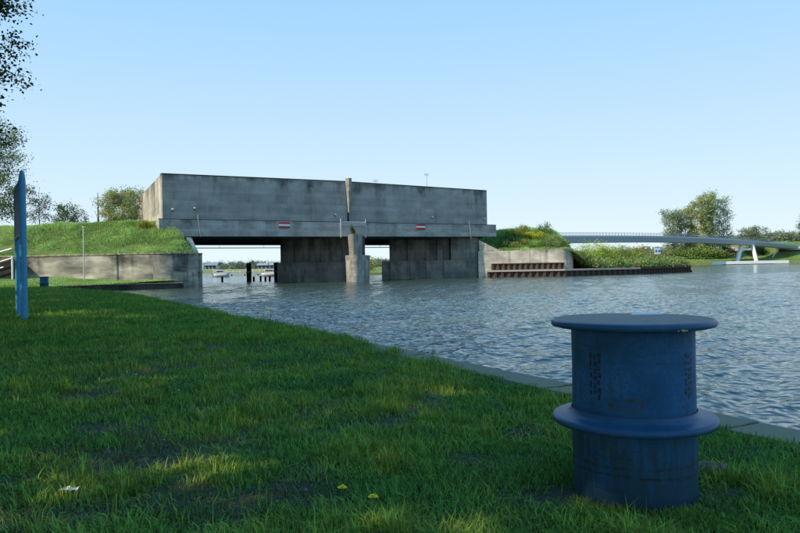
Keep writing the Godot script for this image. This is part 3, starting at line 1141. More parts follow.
	box(st, at3(Vector3(0, 4.13, 0)), Vector3(0.13, 0.08, 0.13), 0.02)
	obj("cap", st, M.white, o)

func right_walls() -> void:
	var face := [Vector2(8.78, -78.25), Vector2(11.2, -78.45), Vector2(18.0, -78.45)]
	var tops := [2.95, 2.86, 3.08]
	for k in 8:
		var a := PI / 2 * (k + 1) / 8.0
		face.append(Vector2(18.0 + 1.9 * sin(a), -78.45 - 2.2 * (1.0 - cos(a))))
		tops.append(3.08)
	face.append(Vector2(19.9, -86.0)); tops.append(2.9)
	var o := thing("retaining_wall", "sunlit buff concrete retaining wall right of the bridge above rusty sheet piles", "wall", Vector3(14, 0, -79))
	var st := S()
	prism(st, face + [Vector2(19.4, -86.0), Vector2(19.4, -80.7), Vector2(18.0, -79.0), Vector2(8.85, -79.0)], -2.0, tops + [2.9, 3.08, 3.08, 2.95], 1.0)
	obj("wall", st, M.wall_right, o, true)
	st = S()
	prism(st, [Vector2(8.9, -78.3), Vector2(11.4, -78.5), Vector2(11.4, -78.9), Vector2(8.9, -78.7)], 2.4, [4.2, 2.9, 2.9, 4.2], 3.0)
	obj("wing", st, M.wall_right, o, true)
	# short row of rusty sheet piles at the foot of the wall
	o = thing("sheet_pile_wall", "short row of rust-brown steel sheet piles against the buff wall", "sheet piling", Vector3(14, 0.8, -78.6))
	var n := 13
	var a := Vector2(10.2, -78.1)
	var b := Vector2(18.35, -78.1)
	piles(o, a, b, n, 0.82, 1.48, M.rust, 0.22)
	st = S()
	var d := (b - a).normalized()
	var back := Vector2(d.y, -d.x)
	prism(st, [a - back * 0.06, b - back * 0.06, b + back * 0.24, a + back * 0.24], 1.485, 1.54)
	obj("waling", st, M.rust, o, true)
	# the low quay that runs on to the right
	o = thing("sheet_pile_wall", "long low quay of dark steel sheet piles with pale capping beam, right of the bridge", "sheet piling", Vector3(25, 0, -84))
	for i in 3:
		var p: Vector2 = QUAY[i]
		var q: Vector2 = QUAY[i + 1]
		piles(o, p, q, int(p.distance_to(q) / 0.72), -1.5, 0.6, M.rust_dark, 0.2)
		var dd := (q - p).normalized()
		var bk := Vector2(dd.y, -dd.x)
		st = S()
		prism(st, [p - bk * 0.10, q - bk * 0.10, q + bk * 0.35, p + bk * 0.35], 0.605, 0.80)
		obj("capping_beam", st, M.cap if i < 2 else M.rust_dark, o, true)
	# blue and white board among the plants
	o = thing("information_sign", "small square pale board with two blue marks on a post above the quay plants", "sign", Vector3(32.75, 0.85, -89.0), 0.25)
	st = S()
	tube(st, [Vector3(0, -0.3, 0), Vector3(0, 2.4, 0)], 0.035, 8)
	obj("post", st, M.grey_metal, o)
	st = S()
	box(st, at3(Vector3(0, 1.95, 0.06)), Vector3(0.84, 0.88, 0.04), 0.01)
	obj("panel", st, M.sign_pale, o)
	st = S()
	box(st, at3(Vector3(0, 2.41, 0.06)), Vector3(0.9, 0.06, 0.06), 0.01)
	box(st, at3(Vector3(0.44, 1.95, 0.06)), Vector3(0.05, 0.92, 0.06), 0.01)
	obj("rim", st, M.dark_metal, o)
	for x in [-0.2, 0.22]:
		st = S()
		box(st, at3(Vector3(x, 1.92, 0.088)), Vector3(0.26, 0.22, 0.012), 0.003)
		obj("print", st, M.sign_blue, o)

# steel sheet piles: each a trough of five plates
func piles(o: Node3D, a: Vector2, b: Vector2, n: int, y0: float, y1: float, m: Material, depth: float) -> void:
	var d := (b - a) / n
	var dir := d.normalized()
	var back := Vector2(dir.y, -dir.x)
	var l := d.length()
	for k in n:
		var p := a + d * k
		var line := [p, p + dir * l * 0.32, p + dir * l * 0.44 + back * depth, p + dir * l * 0.88 + back * depth, p + dir * l]
		var rear := []
		for q in line: rear.push_front(q + back * 0.05)
		var st := S()
		prism(st, line + rear, y0, y1)
		obj("sheet_pile", st, m, o, true)

func footbridge() -> void:
	var o := thing("footbridge", "slender grey-blue arched footbridge with railing, white trestle at its right", "bridge", Vector3(60, 0, -146))
	# plan and height of the deck
	var pts := [Vector3(8.0, 5.65, -116.0), Vector3(28.0, 5.92, -127.0), Vector3(48.0, 6.0, -138.0), Vector3(62.0, 5.75, -145.5), Vector3(74.0, 5.2, -151.5), Vector3(90.0, 4.1, -160.5)]
	var deep := [1.5, 1.4, 1.28, 1.15, 0.98, 0.8]
	var curve := Curve3D.new()
	for i in pts.size():
		var t: Vector3 = (pts[mini(i + 1, 5)] - pts[maxi(i - 1, 0)]) / 6.0
		curve.add_point(pts[i], -t, t)
	var length := curve.get_baked_length()
	var across := Vector3(0.48, 0, 0.877)
	var st := S()
	var n := 40
	var prev := []
	for i in n + 1:
		var f := float(i) / n
		var p := curve.sample_baked(f * length)
		var dp := lerpf(deep[int(minf(f * 5.0, 4.0))], deep[int(minf(f * 5.0, 4.0)) + 1], f * 5.0 - minf(floor(f * 5.0), 4.0))
		var ring := [p + across * 1.6, p + across * 1.6 - Vector3(0, 0.25, 0), p + across * 1.15 - Vector3(0, dp, 0), p - across * 1.15 - Vector3(0, dp, 0), p - across * 1.6 - Vector3(0, 0.25, 0), p - across * 1.6]
		if i:
			for k in 6:
				var k2 := (k + 1) % 6
				quad(st, prev[k2], ring[k2], ring[k], prev[k])
		else:
			for k in range(1, 5): 
				vtx(st, ring[0], Vector2()); vtx(st, ring[k], Vector2()); vtx(st, ring[k + 1], Vector2())
		prev = ring
	for k in range(1, 5):
		vtx(st, prev[0], Vector2()); vtx(st, prev[k + 1], Vector2()); vtx(st, prev[k], Vector2())
	obj("girder", st, M.girder, o, true)
	for s in [1.5, -1.5]:
		var rail := S()
		var line := []
		for i in n + 1: line.append(curve.sample_baked(length * i / n) + across * s + Vector3(0, 0.55, 0))
		tube(rail, line, 0.028, 5, false)
		var low := []
		for q in line: low.append(q - Vector3(0, 0.28, 0))
		tube(rail, low, 0.014, 4, false)
		obj("handrail", rail, M.grey_metal, o, true)
		var bars := S()
		var cnt := int(length / 0.8)
		for i in cnt:
			var q: Vector3 = curve.sample_baked(length * (i + 0.5) / cnt) + across * s
			tube(bars, [q, q + Vector3(0, 0.55, 0)], 0.024, 4, false)
		tag(obj("baluster", bars, M.grey_metal, o, true), "", "", "", "stuff")
	# trestle and its long white fender
	for s in [-1.0, 1.0]:
		st = S()
		var foot := Vector3(74.5 + 2.1 * s, 0.5, -150.2)
		var head := Vector3(75.2 + 1.15 * s, 4.45, -151.6)
		tube(st, [foot, head], [0.5, 0.42], 4)
		obj("leg", st, M.white, o, true)
	st = S()
	box(st, at3(Vector3(74.9, 3.25, -151.2)), Vector3(2.0, 0.45, 0.4), 0.05)
	obj("crossbar", st, M.white, o, true)
	st = S()
	prism(st, [Vector2(65.6, -147.2), Vector2(82.6, -148.6), Vector2(82.6, -149.5), Vector2(65.6, -148.1)], 0.12, 0.74)
	obj("fender_beam", st, M.white, o, true)
	st = S()
	prism(st, [Vector2(71.5, -148.2), Vector2(79.5, -148.9), Vector2(79.5, -153), Vector2(71.5, -153)], -1.5, 0.5)
	obj("footing", st, M.dark_wall, o, true)
	# landing with sloping white cheeks at the right-hand end
	var l := thing("footbridge_landing", "dark stair landing with sloping white cheeks where the footbridge meets the right bank", "stairs", Vector3(90, 0, -160))
	st = S()
	prism(st, [Vector2(86.9, -160.0), Vector2(93.4, -160.9), Vector2(93.4, -166.5), Vector2(86.9, -165.5)], 0.5, [3.2, 3.2, 4.0, 4.0])
	obj("block", st, M.dark_wall, l, true)
	for s in 2:
		st = S()
		var x: float = [83.6, 91.0][s]
		tube(st, [Vector3(x, 1.5, -157.0), Vector3(x + 3.2, 3.9, -159.7), Vector3(x + 3.4, 4.0, -162.0)], 0.15, 4)
		obj("cheek", st, M.white, l, true)
	st = S()
	box(st, at3(Vector3(90.3, 3.5, -160.2), -0.13), Vector3(6.2, 0.85, 0.2), 0.03)
	obj("front_panel", st, M.girder, l, true)

func harbour() -> void:
	# mooring piles and jetty seen under the left span
	var dolphin := thing("mooring_dolphin", "tall dark mooring pile with bright blue cap, seen under the left span", "mooring pile", Vector3(-17.5, 0, -81.0))
	var st := S()
	for p in [Vector2(-0.14, 0), Vector2(0.16, 0.05), Vector2(0, -0.24)]:
		tube(st, [Vector3(p.x, -2, p.y), Vector3(p.x, 1.66, p.y)], 0.14, 10)
	obj("pile", st, M.rust_dark, dolphin)
	st = S()
	tube(st, [Vector3(0, 1.661, 0), Vector3(0, 2.06, 0), Vector3(0, 2.14, 0)], [0.31, 0.31, 0.2], 14)
	obj("cap", st, mat(Color(0.05, 0.19, 0.60), 0.5), dolphin)
	st = S()
	tube(st, [Vector3(0, 0.98, 0), Vector3(0, 1.16, 0)], 0.34, 14)
	obj("band", st, M.white, dolphin)
	var d2: Node3D = dolphin.duplicate()
	d2.name = numbered("mooring_dolphin")
	d2.position = Vector3(-14.2, 0, -80.4)
	add_child(d2)
	placed.append([d2, unit])
	tag(d2, "mooring pile with bright blue cap half hidden by the middle pier", "mooring pile")
	var xs := [[-20.6, 0.6], [-16.95, 0.55], [-16.15, 0.6], [-15.6, 0.5], [-15.1, 0.58]]
	var names := ["short dark post alone before the white motor boat", "dark post just right of the tall blue-capped pile", "second dark post from the tall blue-capped pile", "third dark post from the tall blue-capped pile", "dark post farthest right before the pale work boat"]
	for i in 5:
		var o := thing("mooring_post", names[i], "post", Vector3(xs[i][0], 0, -81.0), 0.0, "dark posts in the water under the left span")
		st = S()
		tube(st, [Vector3(0, -2, 0), Vector3(0, xs[i][1] - 0.05, 0), Vector3(0, xs[i][1], 0)], [0.12, 0.12, 0.09], 10)
		obj("shaft", st, M.rust_dark, o)
	var j := thing("jetty", "low pale floating jetty on posts across the far basin", "jetty", Vector3(-36.5, 0, -160))
	st = S()
	box(st, at3(Vector3(0.4, 0.42, 0)), Vector3(13.0, 0.22, 1.4), 0.03)
	obj("deck", st, M.cap, j)
	for x in [-5.0, -2.0, 1.0, 4.0]:
		st = S()
		tube(st, [Vector3(x, -1.5, 0), Vector3(x, 0.3, 0)], 0.14, 8)
		obj("pile", st, M.rust_dark, j)
	for k in 9:
		st = S()
		tube(st, [Vector3(-6.0 + 1.5 * k, 0.5, 0.6), Vector3(-6.0 + 1.5 * k, 1.35, 0.6)], 0.05, 6)
		obj("railing_post", st, M.white, j)
	for y in [0.95, 1.33]:
		st = S()
		tube(st, [Vector3(-6.1, y, 0.6), Vector3(6.1, y, 0.6)], 0.045, 6)
		obj("handrail", st, M.white, j)
	boat("motor_boat", "small white motor boat moored by the far jetty, under the left span", Vector3(-34.6, 0, -135), 3.2, 0.15)
	boat("work_boat", "broad pale work boat beside the middle pier, under the left span", Vector3(-24.2, 0, -131), 4.2, 0.05)
	# buildings and a crane beyond the basin
	unit = FAR
	house("house", "far house with grey roof at the left edge of the span", Vector3(-59.0, 0.9, -218), Vector3(4.5, 2.3, 4), Color(0.55, 0.55, 0.52), Color(0.20, 0.24, 0.28))
	house("house", "far blue-grey shed beyond the boats, next to the thin mast", Vector3(-42.2, 0.9, -222), Vector3(5.0, 1.9, 4), Color(0.30, 0.36, 0.42), Color(0.25, 0.30, 0.35))
	var m := thing("mast", "thin dark mast rising beside the far blue-grey shed", "mast", Vector3(-39.8, 0.9, -212))
	st = S()
	tube(st, [Vector3(0, -0.5, 0), Vector3(0, 2.6, 0)], [0.14, 0.07], 6)
	obj("pole", st, M.dark_metal, m)
	var c := thing("crane", "grey harbour crane arm showing past the left abutment", "crane", Vector3(-57.6, 0.9, -205))
	st = S()
	tube(st, [Vector3(0, -0.5, 0), Vector3(0, 1.9, 0)], 0.3, 6)
	obj("tower", st, M.girder, c)
	st = S()
	tube(st, [Vector3(-0.8, 1.9, 0), Vector3(1.6, 2.2, 0), Vector3(2.2, 1.6, 0)], [0.28, 0.22, 0.12], 6)
	obj("arm", st, M.girder, c)

func boat(called: String, label: String, at: Vector3, l: float, turn: float) -> void:
	var o := thing(called, label, "boat", at, turn)
	var st := S(false)
	var rings := []
	for i in 9:
		var f := i / 8.0
		var w := l * 0.19 * pow(sin(PI * (0.18 + 0.82 * (1.0 - f))), 0.55) if f < 0.97 else 0.03
		var x := l * (f - 0.5)
		var sheer := 0.62 + 0.28 * f * f
		rings.append([Vector3(x, sheer, w), Vector3(x, 0.25, w * 0.9), Vector3(x, -0.2, w * 0.4), Vector3(x, -0.2, -w * 0.4), Vector3(x, 0.25, -w * 0.9), Vector3(x, sheer, -w)])
	for i in 8:
		for k in 6:
			var k2 := (k + 1) % 6
			quad(st, rings[i][k], rings[i][k2], rings[i + 1][k2], rings[i + 1][k])
	for k in range(1, 5):
		vtx(st, rings[0][0], Vector2()); vtx(st, rings[0][k + 1], Vector2()); vtx(st, rings[0][k], Vector2())
	obj("hull", st, M.boat, o)
	st = S()
	box(st, at3(Vector3(-l * 0.06, 0.98, 0)), Vector3(l * 0.42, 0.72, l * 0.26), 0.08)
	obj("cabin", st, M.boat, o)
	for s in [-1, 1]:
		st = S()
		box(st, at3(Vector3(-l * 0.06, 1.08, s * l * 0.131)), Vector3(l * 0.34, 0.26, 0.02), 0.005)
		obj("window", st, M.dark_metal, o)

func house(called: String, label: String, at: Vector3, size: Vector3, wall: Color, roof: Color) -> void:
	var o := thing(called, label, "house", at)
	var st := S()
	var h := size / 2.0
	box(st, at3(Vector3(0, size.y * 0.3, 0)), Vector3(size.x, size.y * 0.62, size.z), 0.03)
	obj("wall", st, mat(wall, 0.8), o)
	st = S()
	var y0 := size.y * 0.6
	var y1 := size.y
	var e := 0.4
	quad(st, Vector3(-h.x - e, y0, h.z + e), Vector3(h.x + e, y0, h.z + e), Vector3(h.x + e, y1, 0), Vector3(-h.x - e, y1, 0))
	quad(st, Vector3(h.x + e, y0, -h.z - e), Vector3(-h.x - e, y0, -h.z - e), Vector3(-h.x - e, y1, 0), Vector3(h.x + e, y1, 0))
	for s in [-1.0, 1.0]:
		vtx(st, Vector3(s * h.x, y0, h.z), Vector2()); vtx(st, Vector3(s * h.x, y1, 0), Vector2()); vtx(st, Vector3(s * h.x, y0, -h.z), Vector2())
	obj("roof", st, mat(roof, 0.7), o)
	for k in 4:
		st = S()
		box(st, at3(Vector3(-h.x + size.x * (k + 0.5) / 4.0, size.y * 0.34, h.z + 0.02)), Vector3(0.9, 1.1, 0.08), 0.01)
		obj("window", st, M.dark_metal, o)

# ---------------------------------------------------------------- things near the camera
func bollard_paint() -> StandardMaterial3D:
	var w := 1024
	var h := 512
	var big := noise_bytes(w, h, 0.008, 201, 5)
	var mid := noise_bytes(w, h, 0.05, 202, 4)
	var grain := noise_bytes(w, h, 0.3, 203, 2)
	var down := noise_bytes(w, h, 0.05, 204, 4, 1.0, 0.1)
	var rng := RandomNumberGenerator.new()
	rng.seed = 12
	# worn black stencil strokes: two columns of dashes, x y w h in fractions of the drum
	var dash := []
	for c in [[0.335, 3], [0.594, 3]]:
		for k in c[1]:
			var y: float = 0.245 + 0.012 * (k % 2)
			while y < 0.46:
				var l := rng.randf_range(0.014, 0.034)
				dash.append([c[0] + 0.0125 * k + rng.randf_range(-0.001, 0.001), y, rng.randf_range(0.0075, 0.011), l])
				y += l + rng.randf_range(0.004, 0.018)
	var data := PackedByteArray()
	data.resize(w * h * 3)
	var mask := PackedFloat32Array()
	mask.resize(w * h)
	for r in dash:
		for y in range(int(r[1] * h), int((r[1] + r[3]) * h)):
			for x in range(int(r[0] * w), int((r[0] + r[2]) * w)): mask[y * w + x] = 1.0
	# rope scratches running round, and rust runs below the flanges
	var wear := PackedFloat32Array()
	wear.resize(w * h)
	for k in 150:
		var y0 := int(h * (0.12 + 0.85 * rng.randf()))
		var x0 := rng.randi() % w
		var len_ := 20 + rng.randi() % 160
		var slope := rng.randf_range(-0.06, 0.06)
		var dark := rng.randf_range(0.25, 0.9) * (1.0 if rng.randf() < 0.6 else -0.7)
		for i in len_: wear[clampi(y0 + int(i * slope), 0, h - 1) * w + (x0 + i) % w] = dark * sin(PI * i / len_)
	var runs := PackedFloat32Array()
	runs.resize(w * h)
	for k in 70:
		var x0 := rng.randi() % w
		var top_: int = int(h * ([0.125, 0.62][k % 2] + 0.02 * rng.randf()))
		var len_ := 10 + rng.randi() % 70
		var wide := 1 + rng.randi() % 4
		var amt := rng.randf_range(0.15, 0.6)
		for i in len_:
			for q in wide: runs[clampi(top_ + i, 0, h - 1) * w + (x0 + q) % w] = amt * (1.0 - float(i) / len_)
	for y in h:
		var fy := float(y) / h            # 0 at one metre up, 1 at the ground
		for x in w:
			var i := y * w + x
			var m := (mid[i] - 128) / 128.0
			var b := (big[i] - 128) / 128.0
			var g := (grain[i] - 128) / 128.0
			var d := (down[i] - 128) / 128.0
			var c := Color(0.014, 0.102, 0.225) * (1.0 + 0.25 * b + 0.12 * m + 0.08 * g)
			# chalky fading
			c = c.lerp(Color(0.035, 0.13, 0.26), clampf(m * 1.0 + b * 0.7, 0.0, 0.65))
			# olive dirt in streaks and low down, where reflected grass is painted in as well
			var dirt_and_reflection := clampf((fy - 0.56) * 3.0 + d * 0.7 + b * 0.6, 0.0, 0.85)
			c = c.lerp(Color(0.016, 0.052, 0.066), dirt_and_reflection)
			# scraped bands left by mooring lines
			var band := exp(-pow((fy - 0.845 - 0.01 * sin(x * 0.012)) / 0.007, 2.0)) + 0.7 * exp(-pow((fy - 0.80) / 0.006, 2.0)) + 0.5 * exp(-pow((fy - 0.545) / 0.012, 2.0))
			c = c.lerp(Color(0.02, 0.022, 0.022), clampf(band * (0.55 + m * 1.2), 0.0, 0.75))
			# a rubbed oblong patch
			if x > 0.385 * w and x < 0.475 * w and fy > 0.455 and fy < 0.525: c = c.lerp(Color(0.05, 0.065, 0.06), clampf(0.42 + m * 0.8, 0.0, 0.7))
			if mask[i] > 0.0: c = c.lerp(Color(0.006, 0.007, 0.008), clampf(0.85 + g * 1.6 + m * 0.5, 0.0, 0.9))
			if m > 0.5: c = c.lerp(Color(0.05, 0.035, 0.02), 0.7)
			if wear[i] > 0.0: c = c.lerp(Color(0.015, 0.02, 0.026), wear[i])
			elif wear[i] < 0.0: c = c.lerp(Color(0.06, 0.15, 0.28), -wear[i] * 0.7)
			if runs[i] > 0.0: c = c.lerp(Color(0.055, 0.03, 0.016), runs[i])
			data[i * 3] = s8(c.r)
			data[i * 3 + 1] = s8(c.g)
			data[i * 3 + 2] = s8(c.b)
	var mt := StandardMaterial3D.new()
	mt.albedo_texture = tex(w, h, data)
	mt.roughness = 0.5
	mt.metallic_specular = 0.28
	mt.uv1_offset = Vector3(0.5, 0, 0)
	var hb := PackedByteArray()
	hb.resize(w * h)
	for i in w * h: hb[i] = clampi(int(128 + (mid[i] - 128) * 0.5 + (grain[i] - 128) * 0.3), 0, 255)
	mt.heightmap_enabled = true
	mt.heightmap_texture = ImageTexture.create_from_image(Image.create_from_data(w, h, false, Image.FORMAT_L8, hb))
	mt.heightmap_scale = 0.12
	return mt

func near_things() -> void:
	# coping of the quay before us
	var o := thing("quay_wall", "low stone-edged quay wall between the lawn and the canal", "wall", Vector3(SHORE.x, 0, SHORE.y))
	var st := S()
	var seg := 40
	for i in seg:
		var s0 := lerpf(-26.0, 68.0, float(i) / seg)
		var s1 := lerpf(-26.0, 68.0, float(i + 1) / seg)
		var p := lawn_point(s0, edge_t(s0) - 0.33)
		var q := lawn_point(s1, edge_t(s1) - 0.33)
		var y := LEVEL - 0.14
		quad4(st, v3(p, -2.0), v3(q, -2.0), v3(q, y), v3(p, y), s0, s1)
		quad(st, v3(p, y), v3(q, y), v3(q + INLAND * 0.5, y), v3(p + INLAND * 0.5, y))
	obj("wall", st, M.dark_wall, o, true)
	var turn := atan2(-ALONG.y, ALONG.x)
	var stones := []
	for k in 3:
		st = S()
		box(st, at3(Vector3.ZERO), Vector3(0.996, 0.16, 0.435 + 0.008 * k), 0.012 + 0.003 * k)
		stones.append(mesh_of(st))
	for k in 84:
		var s := -17.0 + k
		var p := lawn_point(s + 0.5, edge_t(s + 0.5) - 0.145)
		var c := obj("coping_stone", stones[(k * 7) % 3], M.coping, o)
		c.position = Vector3(p.x, LEVEL - 0.085 + 0.006 * sin(k * 2.3), p.y) - o.position
		c.rotation = Vector3(0, turn + 0.004 * sin(k * 1.7) - (0.135 if s > 33.0 else 0.0), 0.004 * sin(k * 3.1))
	# the big blue bollard
	var bp := bollard_paint()
	var rim := mottled(Color(0.012, 0.085, 0.20), Color(0.03, 0.13, 0.26), Color(0.02, 0.032, 0.042), 205, 0.7, 0.38, 0.06)
	var top_paint := mottled(Color(0.075, 0.08, 0.085), Color(0.14, 0.14, 0.13), Color(0.02, 0.035, 0.05), 206, 0.55, 0.5, 0.1)
	o = thing("mooring_bollard", "big scuffed blue steel mooring bollard with two broad flanges in the foreground", "bollard", Vector3(1.212, LEVEL - 0.005, -3.68))
	st = S(false)
	lathe(st, [Vector2(0.327, -0.15), Vector2(0.327, 0.10), Vector2(0.330, 0.377)], 72)
	obj("lower_drum", st, bp, o)
	st = S(false)
	lathe(st, [Vector2(0.326, 0.366), Vector2(0.41, 0.371), Vector2(0.429, 0.375), Vector2(0.436, 0.382), Vector2(0.4375, 0.392), Vector2(0.4355, 0.402), Vector2(0.429, 0.409), Vector2(0.415, 0.412), Vector2(0.362, 0.416), Vector2(0.346, 0.422), Vector2(0.336, 0.432), Vector2(0.331, 0.448)], 72)
	obj("lower_flange", st, rim, o)
	st = S(false)
	lathe(st, [Vector2(0.326, 0.43), Vector2(0.324, 0.66), Vector2(0.326, 0.875)], 72)
	obj("upper_drum", st, bp, o)
	st = S(false)
	lathe(st, [Vector2(0.30, 0.868), Vector2(0.412, 0.872), Vector2(0.428, 0.876), Vector2(0.4345, 0.884), Vector2(0.4352, 0.894), Vector2(0.431, 0.905), Vector2(0.418, 0.911)], 72)
	obj("top_rim", st, rim, o)
	st = S(false)
	lathe(st, [Vector2(0.4185, 0.9108), Vector2(0.3, 0.913), Vector2(0.15, 0.915), Vector2(0.0, 0.916)], 72)
	obj("top_plate", st, top_paint, o)
	st = S()
	prism(st, [Vector2(0.05, -0.155), Vector2(0.235, -0.165), Vector2(0.27, -0.30), Vector2(0.10, -0.30)], 0.905, 0.9185)
	obj("pale_patch", st, mat(Color(0.5, 0.53, 0.55), 0.5), o)
	var chip := mat(Color(0.35, 0.30, 0.08), 0.6)
	for a in [[0.27, 0.018], [0.315, 0.011], [0.21, 0.007]]:
		st = S()
		tube(st, [Vector3(sin(a[0]) * 0.4325, 0.876 + a[1] * 0.3, cos(a[0]) * 0.4325), Vector3(sin(a[0]) * 0.4350, 0.881 + a[1] * 0.3, cos(a[0]) * 0.4350)], [a[1] * 0.7, a[1] * 0.25], 7)
		obj("paint_chip", st, chip, o)
	rim.metallic_specular = 0.3
	o.scale = Vector3(0.952, 1, 0.952)
	# its twin far along the quay
	var twin: Node3D = o.duplicate()
	twin.name = numbered("mooring_bollard")
	twin.position = Vector3(-28.3, LEVEL, -55.6)
	add_child(twin)
	tag(twin, "far blue bollard of the same make, standing on the quay edge before the terrace", "bollard")
	# blue signboard seen from its edge
	var sp := Vector3(-10.0, 0, -18.45)
	o = thing("signboard", "narrow board seen edge-on between two tall blue posts on the lawn", "sign", Vector3(sp.x, lawn_y(sp.x, sp.z), sp.z))
	var pa := Vector3(0.72, 0, 1.2)
	var pb := Vector3(-0.72, 0, -1.2)
	for k in 2:
		var p: Vector3 = [pa, pb][k]
		var hh: float = [3.74, 3.70][k]
		st = S(false)
		# a flat oval post with a rounded tip
		var rings := []
		for lv in [[-0.4, 1.0], [0.0, 1.0], [hh - 0.36, 1.0], [hh - 0.22, 0.94], [hh - 0.11, 0.74], [hh - 0.04, 0.45], [hh, 0.08]]:
			var ring := []
			for i in 14:
				var a := TAU * i / 14.0
				ring.append(p + Vector3(cos(a) * 0.075 * lv[1], lv[0], sin(a) * 0.11 * lv[1]))
			rings.append(ring)
		for r in rings.size() - 1:
			for i in 14:
				var i2 := (i + 1) % 14
				quad(st, rings[r][i2], rings[r][i], rings[r + 1][i], rings[r + 1][i2])
		obj("post", st, M.post_blue, o)
	st = S()
	var dir := (pa - pb)
	var xf := Transform3D(Basis(Vector3.UP, atan2(-dir.z, dir.x)), Vector3(-0.03, 2.82, 0.0))
	box(st, xf, Vector3(dir.length() - 0.2, 1.4, 0.06), 0.008)
	obj("board", st, mat(Color(0.34, 0.33, 0.26), 0.6), o)
	st = S()
	box(st, xf.translated_local(Vector3(0, 0, 0.035)), Vector3(dir.length() - 0.24, 1.34, 0.008), 0.002)
	obj("face", st, M.sign_blue, o)
	for y in [-0.66, 0.66]:
		st = S()
		box(st, xf.translated_local(Vector3(0, y, 0)), Vector3(dir.length() - 0.16, 0.06, 0.09), 0.008)
		obj("rail", st, M.post_blue, o)
	# small things in the grass
	var flower := [[-0.315, -3.57, 0.07, "dandelion flower on the lawn, left one of the yellow pair"], [-0.150, -3.38, 0.065, "dandelion flower on the lawn, right one of the yellow pair"]]
	for k in 2:
		var f: Array = flower[k]
		o = thing("dandelion", f[3], "flower", Vector3(f[0], lawn_y(f[0], f[1]), f[1]), 0.0, "two yellow dandelions")
		st = S()
		tube(st, [Vector3(0.02, -0.02, 0.01), Vector3(0.006, f[2] * 0.6, 0), Vector3(0, f[2], 0)], 0.003, 5)
		obj("stalk", st, mat(Color(0.10, 0.16, 0.05)), o)
		st = S()
		var rng := RandomNumberGenerator.new()
		rng.seed = 70 + k
		for i in 90:
			var ring := i % 3
			var a := TAU * i / 90.0 * 7.0
			var lift: float = [0.3, 0.8, 1.25][ring]
			var l: float = rng.randf_range(0.019, 0.026) * [1.0, 0.85, 0.6][ring]
			var d := Vector3(cos(a) * cos(lift), sin(lift), sin(a) * cos(lift))
			var sd := Vector3(-sin(a), 0, cos(a)) * 0.0025
			var c := Vector3(0, f[2], 0) + Vector3(d.x, 0.0, d.z) * 0.003
			vtx(st, c - sd, Vector2()); vtx(st, c + d * l + sd, Vector2()); vtx(st, c + sd, Vector2())
			vtx(st, c - sd, Vector2()); vtx(st, c + d * l - sd, Vector2()); vtx(st, c + d * l + sd, Vector2())
		obj("petal", st, mat(Color(0.92, 0.68, 0.01), 0.6), o)
	st = S()
	var rg := RandomNumberGenerator.new()
	rg.seed = 31
	var lp := Vector3(-1.80, 0, -3.77)
	o = thing("litter", "crumpled scrap of white plastic lying on bare soil at lower left", "litter", Vector3(lp.x, lawn_y(lp.x, lp.z) + 0.028, lp.z))
	var g := []
	for i in 5:
		for j in 4: g.append(Vector3((i - 2) * 0.021, rg.randf_range(0.0, 0.022), (j - 1.5) * 0.024 + rg.randf_range(-0.008, 0.008)))
	for i in 4:
		for j in 3: quad(st, g[i * 4 + j], g[i * 4 + j + 1], g[i * 4 + j + 5], g[i * 4 + j + 4])
	obj("sheet", st, M.white, o)
	var stones_at := [[1.74, -3.95, 0.12, "flat pale grey stone in the grass just right of the bollard"], [-1.62, -4.35, 0.06, "grey stone on the bare patch nearest the lower left corner"], [-1.95, -4.60, 0.05, "small round stone left of the bare soil patch"], [0.46, -4.02, 0.035, "small pebble in the grass left of the bollard"]]
	for k in stones_at.size():
		var f: Array = stones_at[k]
		o = thing("stone", f[3], "stone", Vector3(f[0], lawn_y(f[0], f[1]) + f[2] * 0.16, f[1]), k * 1.3)
		st = S(false)
		rg.seed = 40 + k
		var rr := []
		for i in 9: rr.append(rg.randf_range(0.75, 1.15))
		for lv in 4:
			for i in 9:
				var q4 := []
				for e in [[lv, i + 1], [lv, i], [lv + 1, i], [lv + 1, i + 1]]:
					var th: float = PI * e[0] / 4.0
					var a: float = TAU * (e[1] % 9) / 9.0
					q4.append(Vector3(cos(a) * sin(th) * rr[e[1] % 9], -cos(th) * 0.38, sin(a) * sin(th) * 0.7 * rr[e[1] % 9]) * f[2])
				quad(st, q4[0], q4[1], q4[2], q4[3])
		obj("rock", st, M.coping, o)

